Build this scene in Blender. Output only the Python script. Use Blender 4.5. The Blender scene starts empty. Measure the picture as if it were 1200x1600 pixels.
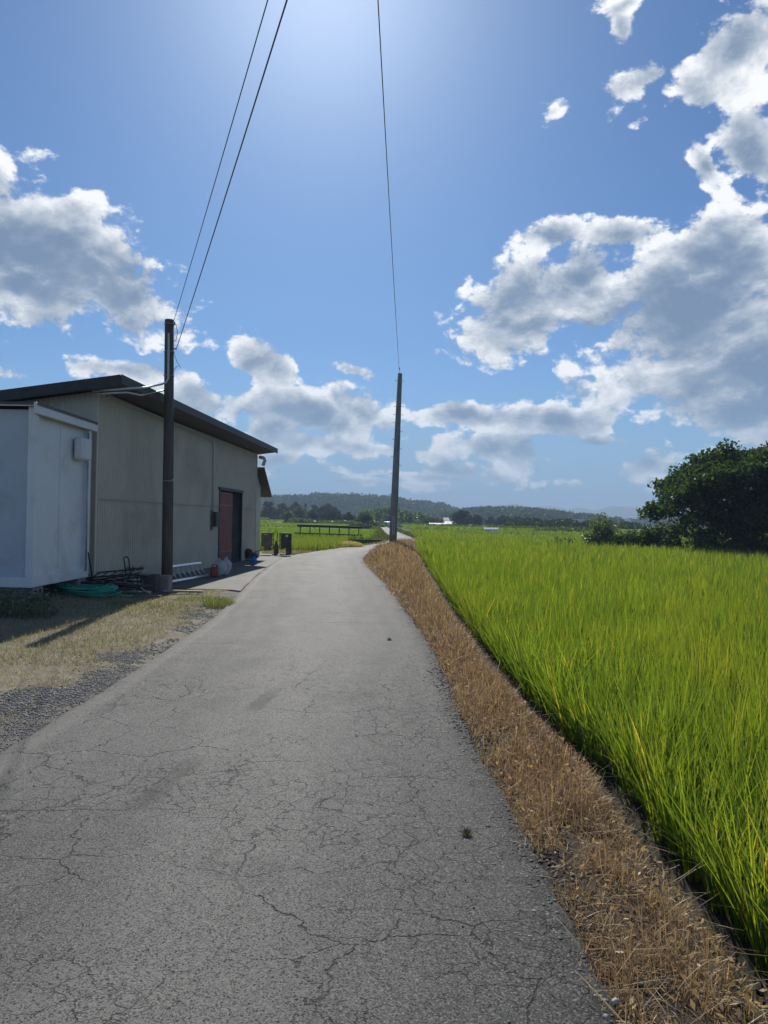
import bpy, bmesh, math, random
import numpy as np
from mathutils import Vector, Matrix, Euler
R = math.radians
scene = bpy.context.scene
C = scene.collection

# ------------------------------------------------------------------ camera
cam_d = bpy.data.cameras.new('camera'); cam = bpy.data.objects.new('camera', cam_d); C.objects.link(cam)
cam_d.sensor_fit = 'VERTICAL'; cam_d.sensor_height = 24.0; cam_d.lens = 24.0*1180/1600
cam_d.clip_start = 0.05; cam_d.clip_end = 20000
EYE = 1.6
HAZE = .00055
cam.matrix_world = Matrix.Translation((0, 0, EYE)) @ Euler((R(90.6), 0, 0)).to_matrix().to_4x4() @ Matrix.Rotation(R(1.0), 4, 'Z')
scene.camera = cam

# ------------------------------------------------------------------ exposure
scene.view_settings.view_transform = 'Standard'; scene.view_settings.look = 'None'
scene.view_settings.gamma = 1; scene.view_settings.use_curve_mapping = False
scene.view_settings.exposure = EXPO = 0.35
scene.cycles.max_bounces = 6; scene.cycles.transparent_max_bounces = 6
scene.cycles.volume_bounces = 0; scene.cycles.caustics_reflective = False; scene.cycles.caustics_refractive = False
scene.cycles.use_denoising = True

# ------------------------------------------------------------------ node helper
class NT:
    def __init__(s, tree): s.t = tree; s.n = tree.nodes; s.l = tree.links
    def node(s, ty, ins=None, **kw):
        n = s.n.new(ty)
        for k, v in kw.items(): setattr(n, k, v)
        for k, v in (ins or {}).items():
            sock = n.inputs[k]
            if isinstance(v, bpy.types.NodeSocket): s.l.new(v, sock)
            else: sock.default_value = v
        return n
    def m(s, op, a, b=None, c=None, clamp=False):
        n = s.n.new('ShaderNodeMath'); n.operation = op; n.use_clamp = clamp
        for i, v in enumerate((a, b, c)):
            if v is None: continue
            if isinstance(v, bpy.types.NodeSocket): s.l.new(v, n.inputs[i])
            else: n.inputs[i].default_value = v
        return n.outputs[0]
    def vm(s, op, a, b=None):
        n = s.n.new('ShaderNodeVectorMath'); n.operation = op
        for i, v in enumerate((a, b)):
            if v is None: continue
            if isinstance(v, bpy.types.NodeSocket): s.l.new(v, n.inputs[i])
            else: n.inputs[i].default_value = v
        return n.outputs['Value'] if op in ('LENGTH', 'DOT_PRODUCT', 'DISTANCE') else n.outputs[0]
    def rng(s, v, a, b, c=0.0, d=1.0, smooth=True):
        n = s.node('ShaderNodeMapRange', {'Value': v, 'From Min': a, 'From Max': b, 'To Min': c, 'To Max': d})
        n.interpolation_type = 'SMOOTHSTEP' if smooth else 'LINEAR'; n.clamp = True
        return n.outputs[0]
    def mix(s, f, a, b, blend='MIX'):
        n = s.n.new('ShaderNodeMix'); n.data_type = 'RGBA'; n.blend_type = blend
        for i, v in ((0, f), (6, a), (7, b)):
            if isinstance(v, bpy.types.NodeSocket): s.l.new(v, n.inputs[i])
            else: n.inputs[i].default_value = (v if i == 0 else (tuple(v)+(1,))[:4])
        return n.outputs[2]
    def noise(s, vec, scale, detail=4, rough=.5, dist=0.0, lac=2.0):
        n = s.node('ShaderNodeTexNoise', {'Scale': scale, 'Detail': detail, 'Roughness': rough, 'Distortion': dist, 'Lacunarity': lac})
        if vec is not None: s.l.new(vec, n.inputs['Vector'])
        return n.outputs[0]
    def voro(s, vec, scale, feature='F1', detail=0.0, rough=.5, rand=1.0):
        n = s.n.new('ShaderNodeTexVoronoi'); n.feature = feature; n.normalize = False
        n.inputs['Scale'].default_value = scale
        if 'Detail' in n.inputs: n.inputs['Detail'].default_value = detail; n.inputs['Roughness'].default_value = rough
        n.inputs['Randomness'].default_value = rand
        s.l.new(vec, n.inputs['Vector'])
        return n.outputs['Distance']

# ------------------------------------------------------------------ sun and sky
SUN_AZ, SUN_EL = R(-5.4), R(36.9)          # azimuth from +Y towards +X
sdir = Vector((math.sin(SUN_AZ)*math.cos(SUN_EL), math.cos(SUN_AZ)*math.cos(SUN_EL), math.sin(SUN_EL)))
sun_d = bpy.data.lights.new('sun', 'SUN'); sun_d.energy = 4.6; sun_d.angle = R(0.55); sun_d.color = (1, .955, .88)
sun = bpy.data.objects.new('sun', sun_d); C.objects.link(sun)
sun.rotation_euler = sdir.to_track_quat('Z', 'Y').to_euler()

world = bpy.data.worlds.new('World'); scene.world = world; world.use_nodes = True
wt = NT(world.node_tree); wt.n.clear()
SKY = 0.06
sky = wt.node('ShaderNodeTexSky', sky_type='NISHITA', sun_disc=False, sun_elevation=SUN_EL, sun_rotation=SUN_AZ,
              altitude=50, air_density=1.0, dust_density=0.3, ozone_density=2.0)
tc = wt.node('ShaderNodeTexCoord')
dirv = wt.vm('NORMALIZE', tc.outputs['Generated'])
sep = wt.node('ShaderNodeSeparateXYZ', {0: dirv})
# coverage of the clouds, as ellipses in azimuth / elevation (hundredths of a radian)
az = wt.m('ARCTAN2', sep.outputs[0], sep.outputs[1]); el = wt.m('ARCSINE', sep.outputs[2])
w1 = wt.node('ShaderNodeTexNoise', {'Vector': dirv, 'Scale': 5.0, 'Detail': 3.0, 'Roughness': .55})
w2 = wt.vm('SUBTRACT', w1.outputs['Color'], (.5, .5, .5))
ang = wt.node('ShaderNodeCombineXYZ', {0: az, 1: el})
CLOUDS = [  # azimuth, elevation, half width, half height, turn, strength
    (-25.5, 16.8, 10.0, 6.8, -10, 1.25), (-18.6, 15.2, 7.0, 4.4, -26, 1.25), (-33, 19, 12, 8, 0, 1), (-23, 20.5, 5, 2.0, -14, .6),
    (-27.5, 9.8, 4.5, 1.0, -5, .6), (-19, 10.6, 9, 1.6, -3, 1.0), (-13.4, 8.6, 6.5, 2.9, -12, 1.0),
    (-8.6, 11.0, 4.2, 2.4, -25, 1.0), (-5.0, 7.8, 8, 2.5, -10, .95), (-1.6, 8.2, 5.5, 3.0, -18, .9), (-2.2, 11.0, 4.0, .9, -12, .7), (-8.6, 4.2, 4.0, 1.5, 0, .7), (-9.0, 6.2, 6, 2.4, 0, .8),
    (1.5, 5.4, 6, 1.4, -8, .7), (-6, 5.6, 9, 1.6, -2, .8), (4, 3.4, 9, .9, 0, .75), (14, 3.0, 8, .8, 0, .7), (-3, 2.6, 12, .7, 0, .7), (15.5, 6.4, 7, 1.4, 0, .65), (22, 2.8, 6, .8, 0, .8), (8, 6.2, 6, 1.8, 0, .7), (1, 9.5, 3.5, 1.4, -10, .7), (-3, 3.6, 4, 1, 0, .5),
    (5.5, 8.4, 8.5, 1.5, -3, 1.0), (13, 7.9, 6.6, 2.1, 4, 1.0), (10.8, 5.2, 2.4, 3.6, 20, .9), (5.6, 4.0, 4.0, 1.2, 0, .8), (7, 6, 4, 1.2, 0, .6),
    (19.2, 4.2, 5.2, 2.1, 8, 1.1), (15.2, 4.6, 1.6, .7, 0, .7), (17.5, 6.4, 2.6, .7, -10, .75),
    (21.5, 13.4, 12.0, 7.6, -8, 1.35), (9.0, 14.8, 6.0, 4.2, 15, 1.1), (13.4, 17.2, 8.0, 3.6, 5, 1.0), (12.3, 20.6, 4.9, 1.7, 8, .8), (17.5, 20.2, 5, 2.2, 0, .8),
    (23.5, 17.6, 8, 4.4, 0, 1.0), (27.5, 9.5, 11.5, 7.5, 0, 1.6), (6.0, 17.0, 2.4, .8, 60, .5), (3.4, 17.4, 1.0, .9, 0, .5), (14.4, 10.4, 2.6, 2.6, -40, .7),
    (25.6, 24.0, 5.0, 2.6, -30, .95), (22.6, 23.6, 3.6, 1.6, -55, .85), (24.0, 29.7, 7.0, 4.0, 12, 1.15), (19.5, 29.4, 4.4, 1.9, 10, .85), (17.0, 33.8, 2.4, .9, 0, .6),
    (27.0, 33.5, 7, 3.2, 25, 1.0), (13.0, 28.5, 2.0, 1.0, 20, .5), (17.5, 32.6, 3, 1.0, -50, .55),
    (48, 24, 16, 9, 0, .9), (60, 12, 16, 5, 0, .9), (-48, 20, 10, 6, 0, .8), (-62, 12, 16, 6, 0, .9),
    (95, 25, 22, 9, 0, .9), (-100, 22, 18, 8, 0, .9), (140, 18, 22, 8, 0, .9), (-150, 20, 24, 8, 10, .9), (175, 40, 14, 8, 0, .8)]
def cov_at(vec):
    cur = None
    for (a, e, hw, hh, tn, st) in CLOUDS:
        mp = wt.node('ShaderNodeMapping', {'Vector': vec, 'Location': (a/57.3 if abs(a) > 90 else a/57.3, e/57.3, 0), 'Rotation': (0, 0, R(tn)), 'Scale': (hw/57.3, hh/57.3, 1)}, vector_type='TEXTURE')
        ln = wt.vm('LENGTH', mp.outputs[0])
        v = wt.m('MULTIPLY_ADD', ln, -st, st)
        cur = v if cur is None else wt.m('SMOOTH_MAX', cur, v, .12)
    return cur
wob = wt.node('ShaderNodeVectorMath', {0: w2, 1: (.085, .06, 0)}, operation='MULTIPLY')
angw = wt.vm('ADD', ang.outputs[0], wob.outputs[0])
cov = cov_at(angw)
band = wt.m('MULTIPLY', wt.rng(el, R(1.2), R(2.2)), wt.m('SUBTRACT', 1.0, wt.rng(el, R(3), R(9))))
def dens(vec, det=9.0):
    sx = wt.node('ShaderNodeVectorMath', {0: vec, 1: (1, 1, 1.45)}, operation='MULTIPLY').outputs[0]
    a = wt.noise(sx, 8.5, det, .66, 0.2)
    b = wt.voro(sx, 15.0, 'F1', max(det-4.5, 1.0), .55)
    return wt.m('ADD', wt.m('MULTIPLY_ADD', a, 2.5, -1.25), wt.m('MULTIPLY_ADD', b, -.62, .34))
n0 = dens(dirv)
n1 = dens(wt.vm('ADD', dirv, (0.0, 0.0, .013)), 6.0)
n2 = dens(wt.vm('ADD', dirv, (-.006, 0.0, .030)), 1.5)
n3 = wt.m('MULTIPLY_ADD', wt.noise(wt.node('ShaderNodeVectorMath', {0: dirv, 1: (1, 1, 1.5)}, operation='MULTIPLY').outputs[0], 6.0, 2, .5), 2.0, -1.0)
D = wt.m('ADD', cov, n0)
alpha = wt.rng(D, -.03, .22)
core = wt.m('MAXIMUM', wt.m('ADD', wt.m('MULTIPLY', cov, 1.35), wt.m('MULTIPLY', n3, .35)), 0.0)
trans = wt.m('EXPONENT', wt.m('MULTIPLY', core, -.90))
rim = wt.m('SUBTRACT', 1.0, wt.rng(D, .15, .85))
lit = wt.m('ADD', wt.m('MULTIPLY', wt.m('SUBTRACT', n0, n1), .95), wt.m('MULTIPLY', wt.m('SUBTRACT', n0, n2), .20))
lum = wt.m('ADD', wt.m('ADD', trans, lit), wt.m('MULTIPLY_ADD', rim, .42, -.10))
lum = wt.rng(lum, -.02, .98, 0, 1, False)
ramp = wt.node('ShaderNodeValToRGB', {0: lum})
cr = ramp.color_ramp; cr.elements[0].position = 0; cr.elements[0].color = (.15, .215, .33, 1)
cr.elements[1].position = 1; cr.elements[1].color = (.84, .85, .86, 1)
e = cr.elements.new(.28); e.color = (.22, .285, .385, 1)
e = cr.elements.new(.60); e.color = (.43, .48, .55, 1)
k = 1.0/SKY
ccol = wt.mix(1.0, ramp.outputs[0], (k, k, k), 'MULTIPLY')
skyc = wt.mix(1.0, sky.outputs[0], (.52, .78, 1.08), 'MULTIPLY')
glow = wt.m('POWER', wt.m('MAXIMUM', wt.vm('DOT_PRODUCT', dirv, tuple(sdir)), 0.0), 30.0)
glow = wt.m('ADD', wt.m('MULTIPLY', glow, .09*k), wt.m('MULTIPLY', wt.m('POWER', wt.m('MAXIMUM', wt.vm('DOT_PRODUCT', dirv, tuple(sdir)), 0.0), 120.0), .20*k))
gcol = wt.node('ShaderNodeCombineColor', {0: glow, 1: glow, 2: glow})
skyc = wt.mix(1.0, skyc, gcol.outputs[0], 'ADD')
hz = wt.m('MULTIPLY', wt.rng(el, R(12), R(0.8)), .92)
airc = (.215*k, .36*k, .55*k)
skyh = wt.mix(hz, skyc, airc)
fin = wt.mix(wt.m('MULTIPLY', alpha, wt.rng(el, R(.4), R(2.8), .25, .97)), skyh, wt.mix(wt.m('MULTIPLY', hz, .45), ccol, airc))
bg = wt.node('ShaderNodeBackground', {'Color': fin, 'Strength': SKY})
wo = wt.node('ShaderNodeOutputWorld', {'Surface': bg.outputs[0]})
world.cycles.sampling_method = 'MANUAL'; world.cycles.sample_map_resolution = 512

# ------------------------------------------------------------------ haze-free helpers: materials
def new_mat(name):
    m = bpy.data.materials.new(name); m.use_nodes = True
    nt = NT(m.node_tree); nt.n.clear()
    return m, nt
def out(nt, sh): nt.node('ShaderNodeOutputMaterial', {'Surface': sh})
def objco(nt): return nt.node('ShaderNodeTexCoord').outputs['Object']
def geo(nt): return nt.node('ShaderNodeNewGeometry')
def bump(nt, h, strength=.3, dist=.01, normal=None):
    ins = {'Height': h, 'Strength': strength, 'Distance': dist}
    if normal is not None: ins['Normal'] = normal
    return nt.node('ShaderNodeBump', ins).outputs[0]
def surf(name, c1, c2, scale=6.0, rough=.75, bmp=.15, metallic=0.0, dirt=None, dirt_scale=1.5, stretch=(1, 1, 1), spec=.4, detail=6):
    m, nt = new_mat(name); co = nt.node('ShaderNodeVectorMath', {0: objco(nt), 1: stretch}, operation='MULTIPLY').outputs[0]
    n = nt.noise(co, scale, detail, .62)
    col = nt.mix(nt.rng(n, .3, .7), c1, c2)
    if dirt:
        d = nt.noise(co, dirt_scale, 8, .68, .4)
        col = nt.mix(nt.m('MULTIPLY', nt.rng(d, .50, .68), .8), col, dirt)
    f = nt.noise(co, scale*14, 3, .6)
    r = nt.m('MULTIPLY_ADD', n, .25, rough-.12)
    b = nt.node('ShaderNodeBsdfPrincipled', {'Base Color': col, 'Roughness': r, 'Metallic': metallic, 'Specular IOR Level': spec,
                'Normal': bump(nt, nt.m('ADD', f, n), bmp, .01)})
    out(nt, b.outputs[0]); return m
def leafmat(name, cols, trans=.5, gloss=.06, patch=None, patch_scale=.5, rough=.45, tmul=(1.5, 1.7, .7), patch2=None):
    """leaf cards or blades: a hue of its own for every leaf, light passes through"""
    m, nt = new_mat(name); g = geo(nt)
    ramp = nt.node('ShaderNodeValToRGB', {0: g.outputs['Random Per Island']})
    cr = ramp.color_ramp; cr.interpolation = 'LINEAR'
    while len(cr.elements) < len(cols): cr.elements.new(.5)
    for i, (p, c) in enumerate(cols): cr.elements[i].position = p; cr.elements[i].color = c + (1,)
    col = ramp.outputs[0]
    if patch:
        n = nt.noise(objco(nt), patch_scale, 4, .6)
        col = nt.mix(nt.m('MULTIPLY', nt.rng(n, .42, .66), .7), col, patch)
    if patch2:
        col = nt.mix(nt.m('MULTIPLY', nt.rng(nt.noise(objco(nt), patch2[1], 3, .6), .44, .60), .75), col, patch2[0])
    tcol = nt.mix(1.0, col, tmul, 'MULTIPLY')
    d = nt.node('ShaderNodeBsdfDiffuse', {'Color': col}); t = nt.node('ShaderNodeBsdfTranslucent', {'Color': tcol})
    mx = nt.node('ShaderNodeMixShader', {0: trans, 1: d.outputs[0], 2: t.outputs[0]})
    gl = nt.node('ShaderNodeBsdfGlossy', {'Color': (.9, .9, .85, 1), 'Roughness': rough})
    mx2 = nt.node('ShaderNodeMixShader', {0: gloss, 1: mx.outputs[0], 2: gl.outputs[0]})
    out(nt, mx2.outputs[0]); return m

# ------------------------------------------------------------------ mesh helpers
def raw(name, verts, faces, mat, parent=None, smooth=False, loops=None):
    me = bpy.data.meshes.new(name)
    verts = np.asarray(verts, np.float32); faces = np.asarray(faces, np.int32)
    nf, k = faces.shape
    me.vertices.add(len(verts)); me.vertices.foreach_set('co', verts.ravel())
    me.loops.add(nf*k); me.loops.foreach_set('vertex_index', faces.ravel())
    me.polygons.add(nf); me.polygons.foreach_set('loop_start', np.arange(0, nf*k, k, dtype=np.int32))
    me.polygons.foreach_set('loop_total', np.full(nf, k, np.int32))
    if smooth: me.polygons.foreach_set('use_smooth', np.ones(nf, bool))
    me.update(calc_edges=True); me.materials.append(mat)
    o = bpy.data.objects.new(name, me); C.objects.link(o)
    if parent: o.parent = parent
    return o
def tag(o, label=None, cat=None, group=None, kind=None):
    if label: o['label'] = label
    if cat: o['category'] = cat
    if group: o['group'] = group
    if kind: o['kind'] = kind
    return o
def empty(name, loc=(0, 0, 0), rz=0.0):
    o = bpy.data.objects.new(name, None); C.objects.link(o); o.location = loc; o.rotation_euler = (0, 0, rz); o.empty_display_size = .2
    return o
def copy_tree(o, parent=None):
    c = o.copy(); C.objects.link(c); c.parent = parent
    for ch in list(o.children): copy_tree(ch, c)
    return c
class MB:
    def __init__(s): s.v = []; s.f = []
    def add(s, vs, fs):
        n = len(s.v); s.v += [tuple(v) for v in vs]; s.f += [tuple(i+n for i in f) for f in fs]; return s
    def box(s, c, d, rot=(0, 0, 0), bev=0.0):
        M = Euler(rot).to_matrix(); c = Vector(c)
        if bev <= 0:
            vs = [c + M @ Vector((x*d[0]/2, y*d[1]/2, z*d[2]/2)) for x in (-1, 1) for y in (-1, 1) for z in (-1, 1)]
            return s.add(vs, [(0, 1, 3, 2), (4, 6, 7, 5), (0, 4, 5, 1), (2, 3, 7, 6), (0, 2, 6, 4), (1, 5, 7, 3)])
        bm = bmesh.new(); bmesh.ops.create_cube(bm, size=1.0)
        bmesh.ops.scale(bm, vec=d, verts=bm.verts); bmesh.ops.bevel(bm, geom=bm.edges[:], offset=bev, segments=1, affect='EDGES')
        bm.verts.index_update()
        s.add([c + M @ v.co for v in bm.verts], [[v.index for v in f.verts] for f in bm.faces]); bm.free(); return s
    def tube(s, pts, r, n=8, cap=True):
        pts = [Vector(p) for p in pts]; rs = r if isinstance(r, (list, tuple)) else [r]*len(pts)
        base = len(s.v); prev = None
        for i, p in enumerate(pts):
            d = (pts[min(i+1, len(pts)-1)] - pts[max(i-1, 0)]).normalized()
            if prev is None:
                a = d.orthogonal().normalized()
            else:
                a = (prev - d*prev.dot(d)).normalized()
            prev = a; b = d.cross(a)
            for k in range(n):
                t = 2*math.pi*k/n; s.v.append(tuple(p + (a*math.cos(t) + b*math.sin(t))*rs[i]))
        for i in range(len(pts)-1):
            for k in range(n):
                k2 = (k+1) % n; s.f.append((base+i*n+k, base+i*n+k2, base+(i+1)*n+k2, base+(i+1)*n+k))
        if cap:
            s.f.append(tuple(base+k for k in range(n))[::-1]); s.f.append(tuple(base+(len(pts)-1)*n+k for k in range(n)))
        return s
    def prism(s, poly, a, b):      # polygon (list of 3D points) swept by vector b-a
        off = Vector(b)-Vector(a); n = len(poly); vs = [Vector(p) for p in poly]
        return s.add(vs + [v+off for v in vs], [tuple(range(n))[::-1], tuple(range(n, 2*n))] + [(i, (i+1) % n, (i+1) % n+n, i+n) for i in range(n)])
    def build(s, name, mat, parent=None, smooth=False):
        me = bpy.data.meshes.new(name); me.from_pydata(s.v, [], s.f); me.validate()
        bm = bmesh.new(); bm.from_mesh(me); bmesh.ops.recalc_face_normals(bm, faces=bm.faces[:]); bm.to_mesh(me); bm.free()
        if smooth: me.polygons.foreach_set('use_smooth', np.ones(len(me.polygons), bool))
        me.materials.append(mat); o = bpy.data.objects.new(name, me); C.objects.link(o)
        if parent: o.parent = parent
        return o
rs = np.random.RandomState(7)
def fbm(x, y, scale, seed=0, octs=4):
    """cheap value noise, -1..1"""
    t = 0; a = 1; tot = 0
    for o in range(octs):
        X = np.asarray(x)*scale*2**o + 17.3*o + seed*3.1; Y = np.asarray(y)*scale*2**o + 9.7*o + seed*5.7
        xi = np.floor(X); yi = np.floor(Y); fx = X-xi; fy = Y-yi; fx = fx*fx*(3-2*fx); fy = fy*fy*(3-2*fy)
        def h(i, j):
            v = np.sin(i*127.1 + j*311.7 + seed*74.7)*43758.5453; return v - np.floor(v)
        v = (h(xi, yi)*(1-fx)+h(xi+1, yi)*fx)*(1-fy) + (h(xi, yi+1)*(1-fx)+h(xi+1, yi+1)*fx)*fy
        t = t + a*(v*2-1); tot += a; a *= .5
    return t/tot
def sstep(x, a, b):
    t = np.clip((x-a)/(b-a), 0, 1); return t*t*(3-2*t)

def blades(P, h, w, lean0, lean1, phi, segs=3, taper=.12, tw=None, base_w=.6):
    """ribbon blades; P (N,3), everything else arrays of N; lean0 start angle from vertical, lean1 added bend"""
    N = len(P); t = np.linspace(0, 1, segs+1)
    th = lean0[:, None] + lean1[:, None]*t[None, :]
    ds = h[:, None]/segs
    hx = np.concatenate([np.zeros((N, 1)), np.cumsum(np.sin((th[:, 1:]+th[:, :-1])/2)*ds, 1)], 1)
    hz = np.concatenate([np.zeros((N, 1)), np.cumsum(np.cos((th[:, 1:]+th[:, :-1])/2)*ds, 1)], 1)
    cx, sx = np.cos(phi), np.sin(phi)
    ctr = np.stack([P[:, 0:1]+hx*cx[:, None], P[:, 1:2]+hx*sx[:, None], P[:, 2:3]+hz], 2)
    psi = phi + math.pi/2 + (tw if tw is not None else 0)
    wd = np.stack([np.cos(psi), np.sin(psi), np.zeros(N)], 1)
    prof = np.interp(t, [0, .35, .75, 1], [base_w, 1, .72, taper])
    off = wd[:, None, :]*(w[:, None]*prof[None, :]/2)[:, :, None]
    V = np.stack([ctr-off, ctr+off], 2).reshape(-1, 3)
    b = (np.arange(N)*(segs+1)*2)[:, None] + (np.arange(segs)*2)[None, :]
    F = np.stack([b, b+1, b+3, b+2], 2).reshape(-1, 4)
    return V, F
def cards(P, size, aspect=1.6, up=.0, rnd=rs):
    """leaf cards: bent quads (two triangles' worth) facing random ways"""
    N = len(P); n = rnd.normal(size=(N, 3)); n[:, 2] += up; n /= np.linalg.norm(n, axis=1)[:, None]
    a = np.cross(n, rnd.normal(size=(N, 3))); a /= np.linalg.norm(a, axis=1)[:, None]; b = np.cross(n, a)
    s = (size*np.ones(N))[:, None]/2
    V = np.stack([P-a*s*aspect, P-b*s, P+a*s*aspect, P+b*s], 1).reshape(-1, 3)
    return V, np.arange(N*4).reshape(-1, 4)
_ico = None
def rocks(P, size, rnd=rs, flat=.7):
    global _ico
    if _ico is None:
        bm = bmesh.new(); bmesh.ops.create_icosphere(bm, subdivisions=1, radius=1.0)
        _ico = (np.array([v.co[:] for v in bm.verts]), np.array([[v.index for v in f.verts] for f in bm.faces])); bm.free()
    bv, bf = _ico; N = len(P); nv = len(bv)
    V = bv[None]*(1+rnd.uniform(-.32, .32, (N, nv, 1)))*rnd.uniform(.6, 1.15, (N, 1, 3))
    V[:, :, 2] *= flat
    a = rnd.uniform(0, 6.28, N); c, s_ = np.cos(a), np.sin(a)
    X = V[:, :, 0]*c[:, None]-V[:, :, 1]*s_[:, None]; Y = V[:, :, 0]*s_[:, None]+V[:, :, 1]*c[:, None]
    V = np.stack([X, Y, V[:, :, 2]], 2)*size[:, None, None] + P[:, None, :]
    F = (bf[None] + (np.arange(N)*nv)[:, None, None]).reshape(-1, 3)
    return V.reshape(-1, 3), F
def join(parts):
    V = []; F = []; n = 0
    for v, f in parts: V.append(v); F.append(f+n); n += len(v)
    return np.concatenate(V), np.concatenate(F)

# ------------------------------------------------------------------ terrain layout (metres, camera at 0,0)
RY = [-14, 0, 2.5, 6, 9, 12.5, 20, 27, 32, 38, 42, 46, 52, 60, 70, 85, 110, 140, 216, 420]
RC = [-.9, -.88, -.87, -.93, -.95, -1.10, -1.72, -2.28, -2.45, -1.85, -1.05, -.05, 1.15, 1.60, 1.60, 1.25, .85, .35, -.75, -4]
RW = [1.66, 1.66, 1.66, 1.60, 1.62, 1.60, 1.72, 1.66, 1.62, 1.35, 1.3, 1.25, 1.2, 1.15, 1.1, 1.1, 1.0, .95, .8, .8]
def rc(y): return np.interp(y, RY, RC)
def rw(y): return np.interp(y, RY, RW)
# smooth the centreline
_yy = np.arange(-14, 420, .25); _c = rc(_yy); _w = rw(_yy)
_k = np.hanning(25); _k /= _k.sum()
_cs = np.convolve(np.pad(_c, 12, mode='edge'), _k, 'valid'); _ws = np.convolve(np.pad(_w, 12, mode='edge'), _k, 'valid')
def xl(y): return np.interp(y, _yy, _cs) - np.interp(y, _yy, _ws)
def xr(y): return np.interp(y, _yy, _cs) + np.interp(y, _yy, _ws)
PY = [-14, 0, 3.8, 5.2, 6.4, 9, 14, 25, 34, 42, 50, 60, 75, 110]
PX = [1.72, 1.66, 1.68, 1.70, 1.60, 1.52, 1.50, 1.70, 1.85, 2.00, 2.35, 2.95, 3.3, 2.9]
def xp(y): return np.interp(y, PY, PX) + .05*fbm(y, y*0, .9, 3)       # first row of rice
def crest(y): return np.interp(y, [0, 8, 20, 30, 36, 42, 48, 55, 64, 80], [-.01, .01, .07, .16, .23, .26, .20, .07, .0, .0])
def H(x, y):
    x = np.asarray(x, float); y = np.asarray(y, float)
    x, y = np.broadcast_arrays(x, y)
    z = np.full(x.shape, -.035)
    r = xr(y); p = xp(y)
    t = sstep(x, r, r+.35)
    v = -.035 + t*(crest(y)+.035 + .018*fbm(x, y, 2.2, 5))
    z = np.where(x > r, v, z)
    d = sstep(x, p-.50, p-.10)
    z = np.where(x > r, z*(1-d) + -.25*d, z)
    l = xl(y)
    yard = sstep(-x, -l, -l+.5)*(.03+.018*fbm(x, y, .8, 8)) + .13*sstep(-x, 4.6, 6.2)*(1-sstep(y, 14.0, 16.0))
    z = np.where(x < l, -.035+yard*sstep(y, -5, 0), z)
    lf = sstep(y, 36.0, 38.5)*sstep(-x, 2.2+0*x, 3.2)
    z = np.where(x < l, z*(1-lf) - .12*lf, z)
    dt = sstep(y, 45.5, 47.5)*(1-sstep(y, 58.6, 59.2))*sstep(l-x, .15, .7)*(1-sstep(-x, 4.4, 5.4))
    z = np.where(x < l, z - .75*dt, z)
    return z

# ------------------------------------------------------------------ ground
def ground_mat():
    m, nt = new_mat('ground_soil'); co = objco(nt)
    at = nt.node('ShaderNodeAttribute', attribute_name='tint')
    n1 = nt.noise(co, 3.0, 6, .65); n2 = nt.noise(co, 38, 4, .7); n3 = nt.noise(co, 240, 2, .5)
    f = nt.m('ADD', nt.m('MULTIPLY', n1, .9), nt.m('MULTIPLY', n2, .7))
    k = nt.rng(f, .45, 1.15, .55, 1.45)
    cc = nt.node('ShaderNodeCombineColor', {0: k, 1: k, 2: k})
    col = nt.mix(1.0, at.outputs['Color'], cc.outputs[0], 'MULTIPLY')
    hgt = nt.m('ADD', n2, nt.m('MULTIPLY', n3, .4))
    b = nt.node('ShaderNodeBsdfPrincipled', {'Base Color': col, 'Roughness': .92, 'Specular IOR Level': .15, 'Normal': bump(nt, hgt, .8, .02)})
    out(nt, b.outputs[0]); return m
def axis(*seg):
    a = []
    for (s, e, st) in seg: a += list(np.arange(s, e, st))
    return np.array(a + [seg[-1][1]])
gx = axis((-75, -12, 3), (-12, -7, .3), (-7, 3.2, .1), (3.2, 8, .4), (8, 75, 3))
gy = axis((-14, 1, .5), (1, 16, .1), (16, 46, .2), (46, 62, .2), (62, 112, 1))
GX, GY = np.meshgrid(gx, gy, indexing='ij')
GZ = H(GX, GY) - .02*((GY > 100)) - .0
V = np.stack([GX, GY, GZ], 2).reshape(-1, 3); nx, ny = len(gx), len(gy)
I = (np.arange(nx-1)[:, None]*ny + np.arange(ny-1)[None, :])
F = np.stack([I, I+ny, I+ny+1, I+1], 2).reshape(-1, 4)
ground = raw('ground', V, F, ground_mat(), smooth=True); tag(ground, kind='structure')
soil = np.array([.085, .068, .05]); straw = np.array([.30, .265, .19]); grav = np.array([.15, .142, .13]); mud = np.array([.05, .042, .032])
brown = np.array([.13, .09, .06]); green = np.array([.07, .10, .03]); black = np.array([.03, .028, .027])
X, Y = V[:, 0], V[:, 1]; N_ = len(X)
col = np.tile(soil, (N_, 1))
l = xl(Y); r = xr(Y); p = xp(Y); nz = fbm(X, Y, 1.3, 11); nz2 = fbm(X, Y, .5, 12)
def gravel_mask(x, y): return sstep(.42+.62*fbm(x, y, 1.3, 11)+.45*fbm(x, y, .5, 12)+.35*fbm(x, y, 5, 13)+.25*fbm(x, y, 11, 14)-np.abs(xl(y)-x)*.66 + .2*(y < 7), 0, .7)
def put(mask, c): 
    global col
    mask = np.clip(mask, 0, 1)[:, None]; col = col*(1-mask) + c*mask
put((X < l)*1.0, straw*.8)
put(((X < l) & (Y < 17))*gravel_mask(X, Y), grav)
put((X < l)*(Y < 34)*sstep(nz2 + .3*nz, .22, .42)*.7, grav)
put(((X > r) & (X < p-.3))*1.0, brown*.8)
put(((X > r-.2) & (X < r+.22+.15*nz) & (Y < 20))*.8, black)
put((X > p-.36)*1.0, mud)
put(((X < l) & (Y > 35.5))*1.0, green)
ca = ground.data.color_attributes.new('tint', 'FLOAT_COLOR', 'POINT')
ca.data.foreach_set('color', np.concatenate([col, np.ones((N_, 1))], 1).astype(np.float32).ravel())

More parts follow.
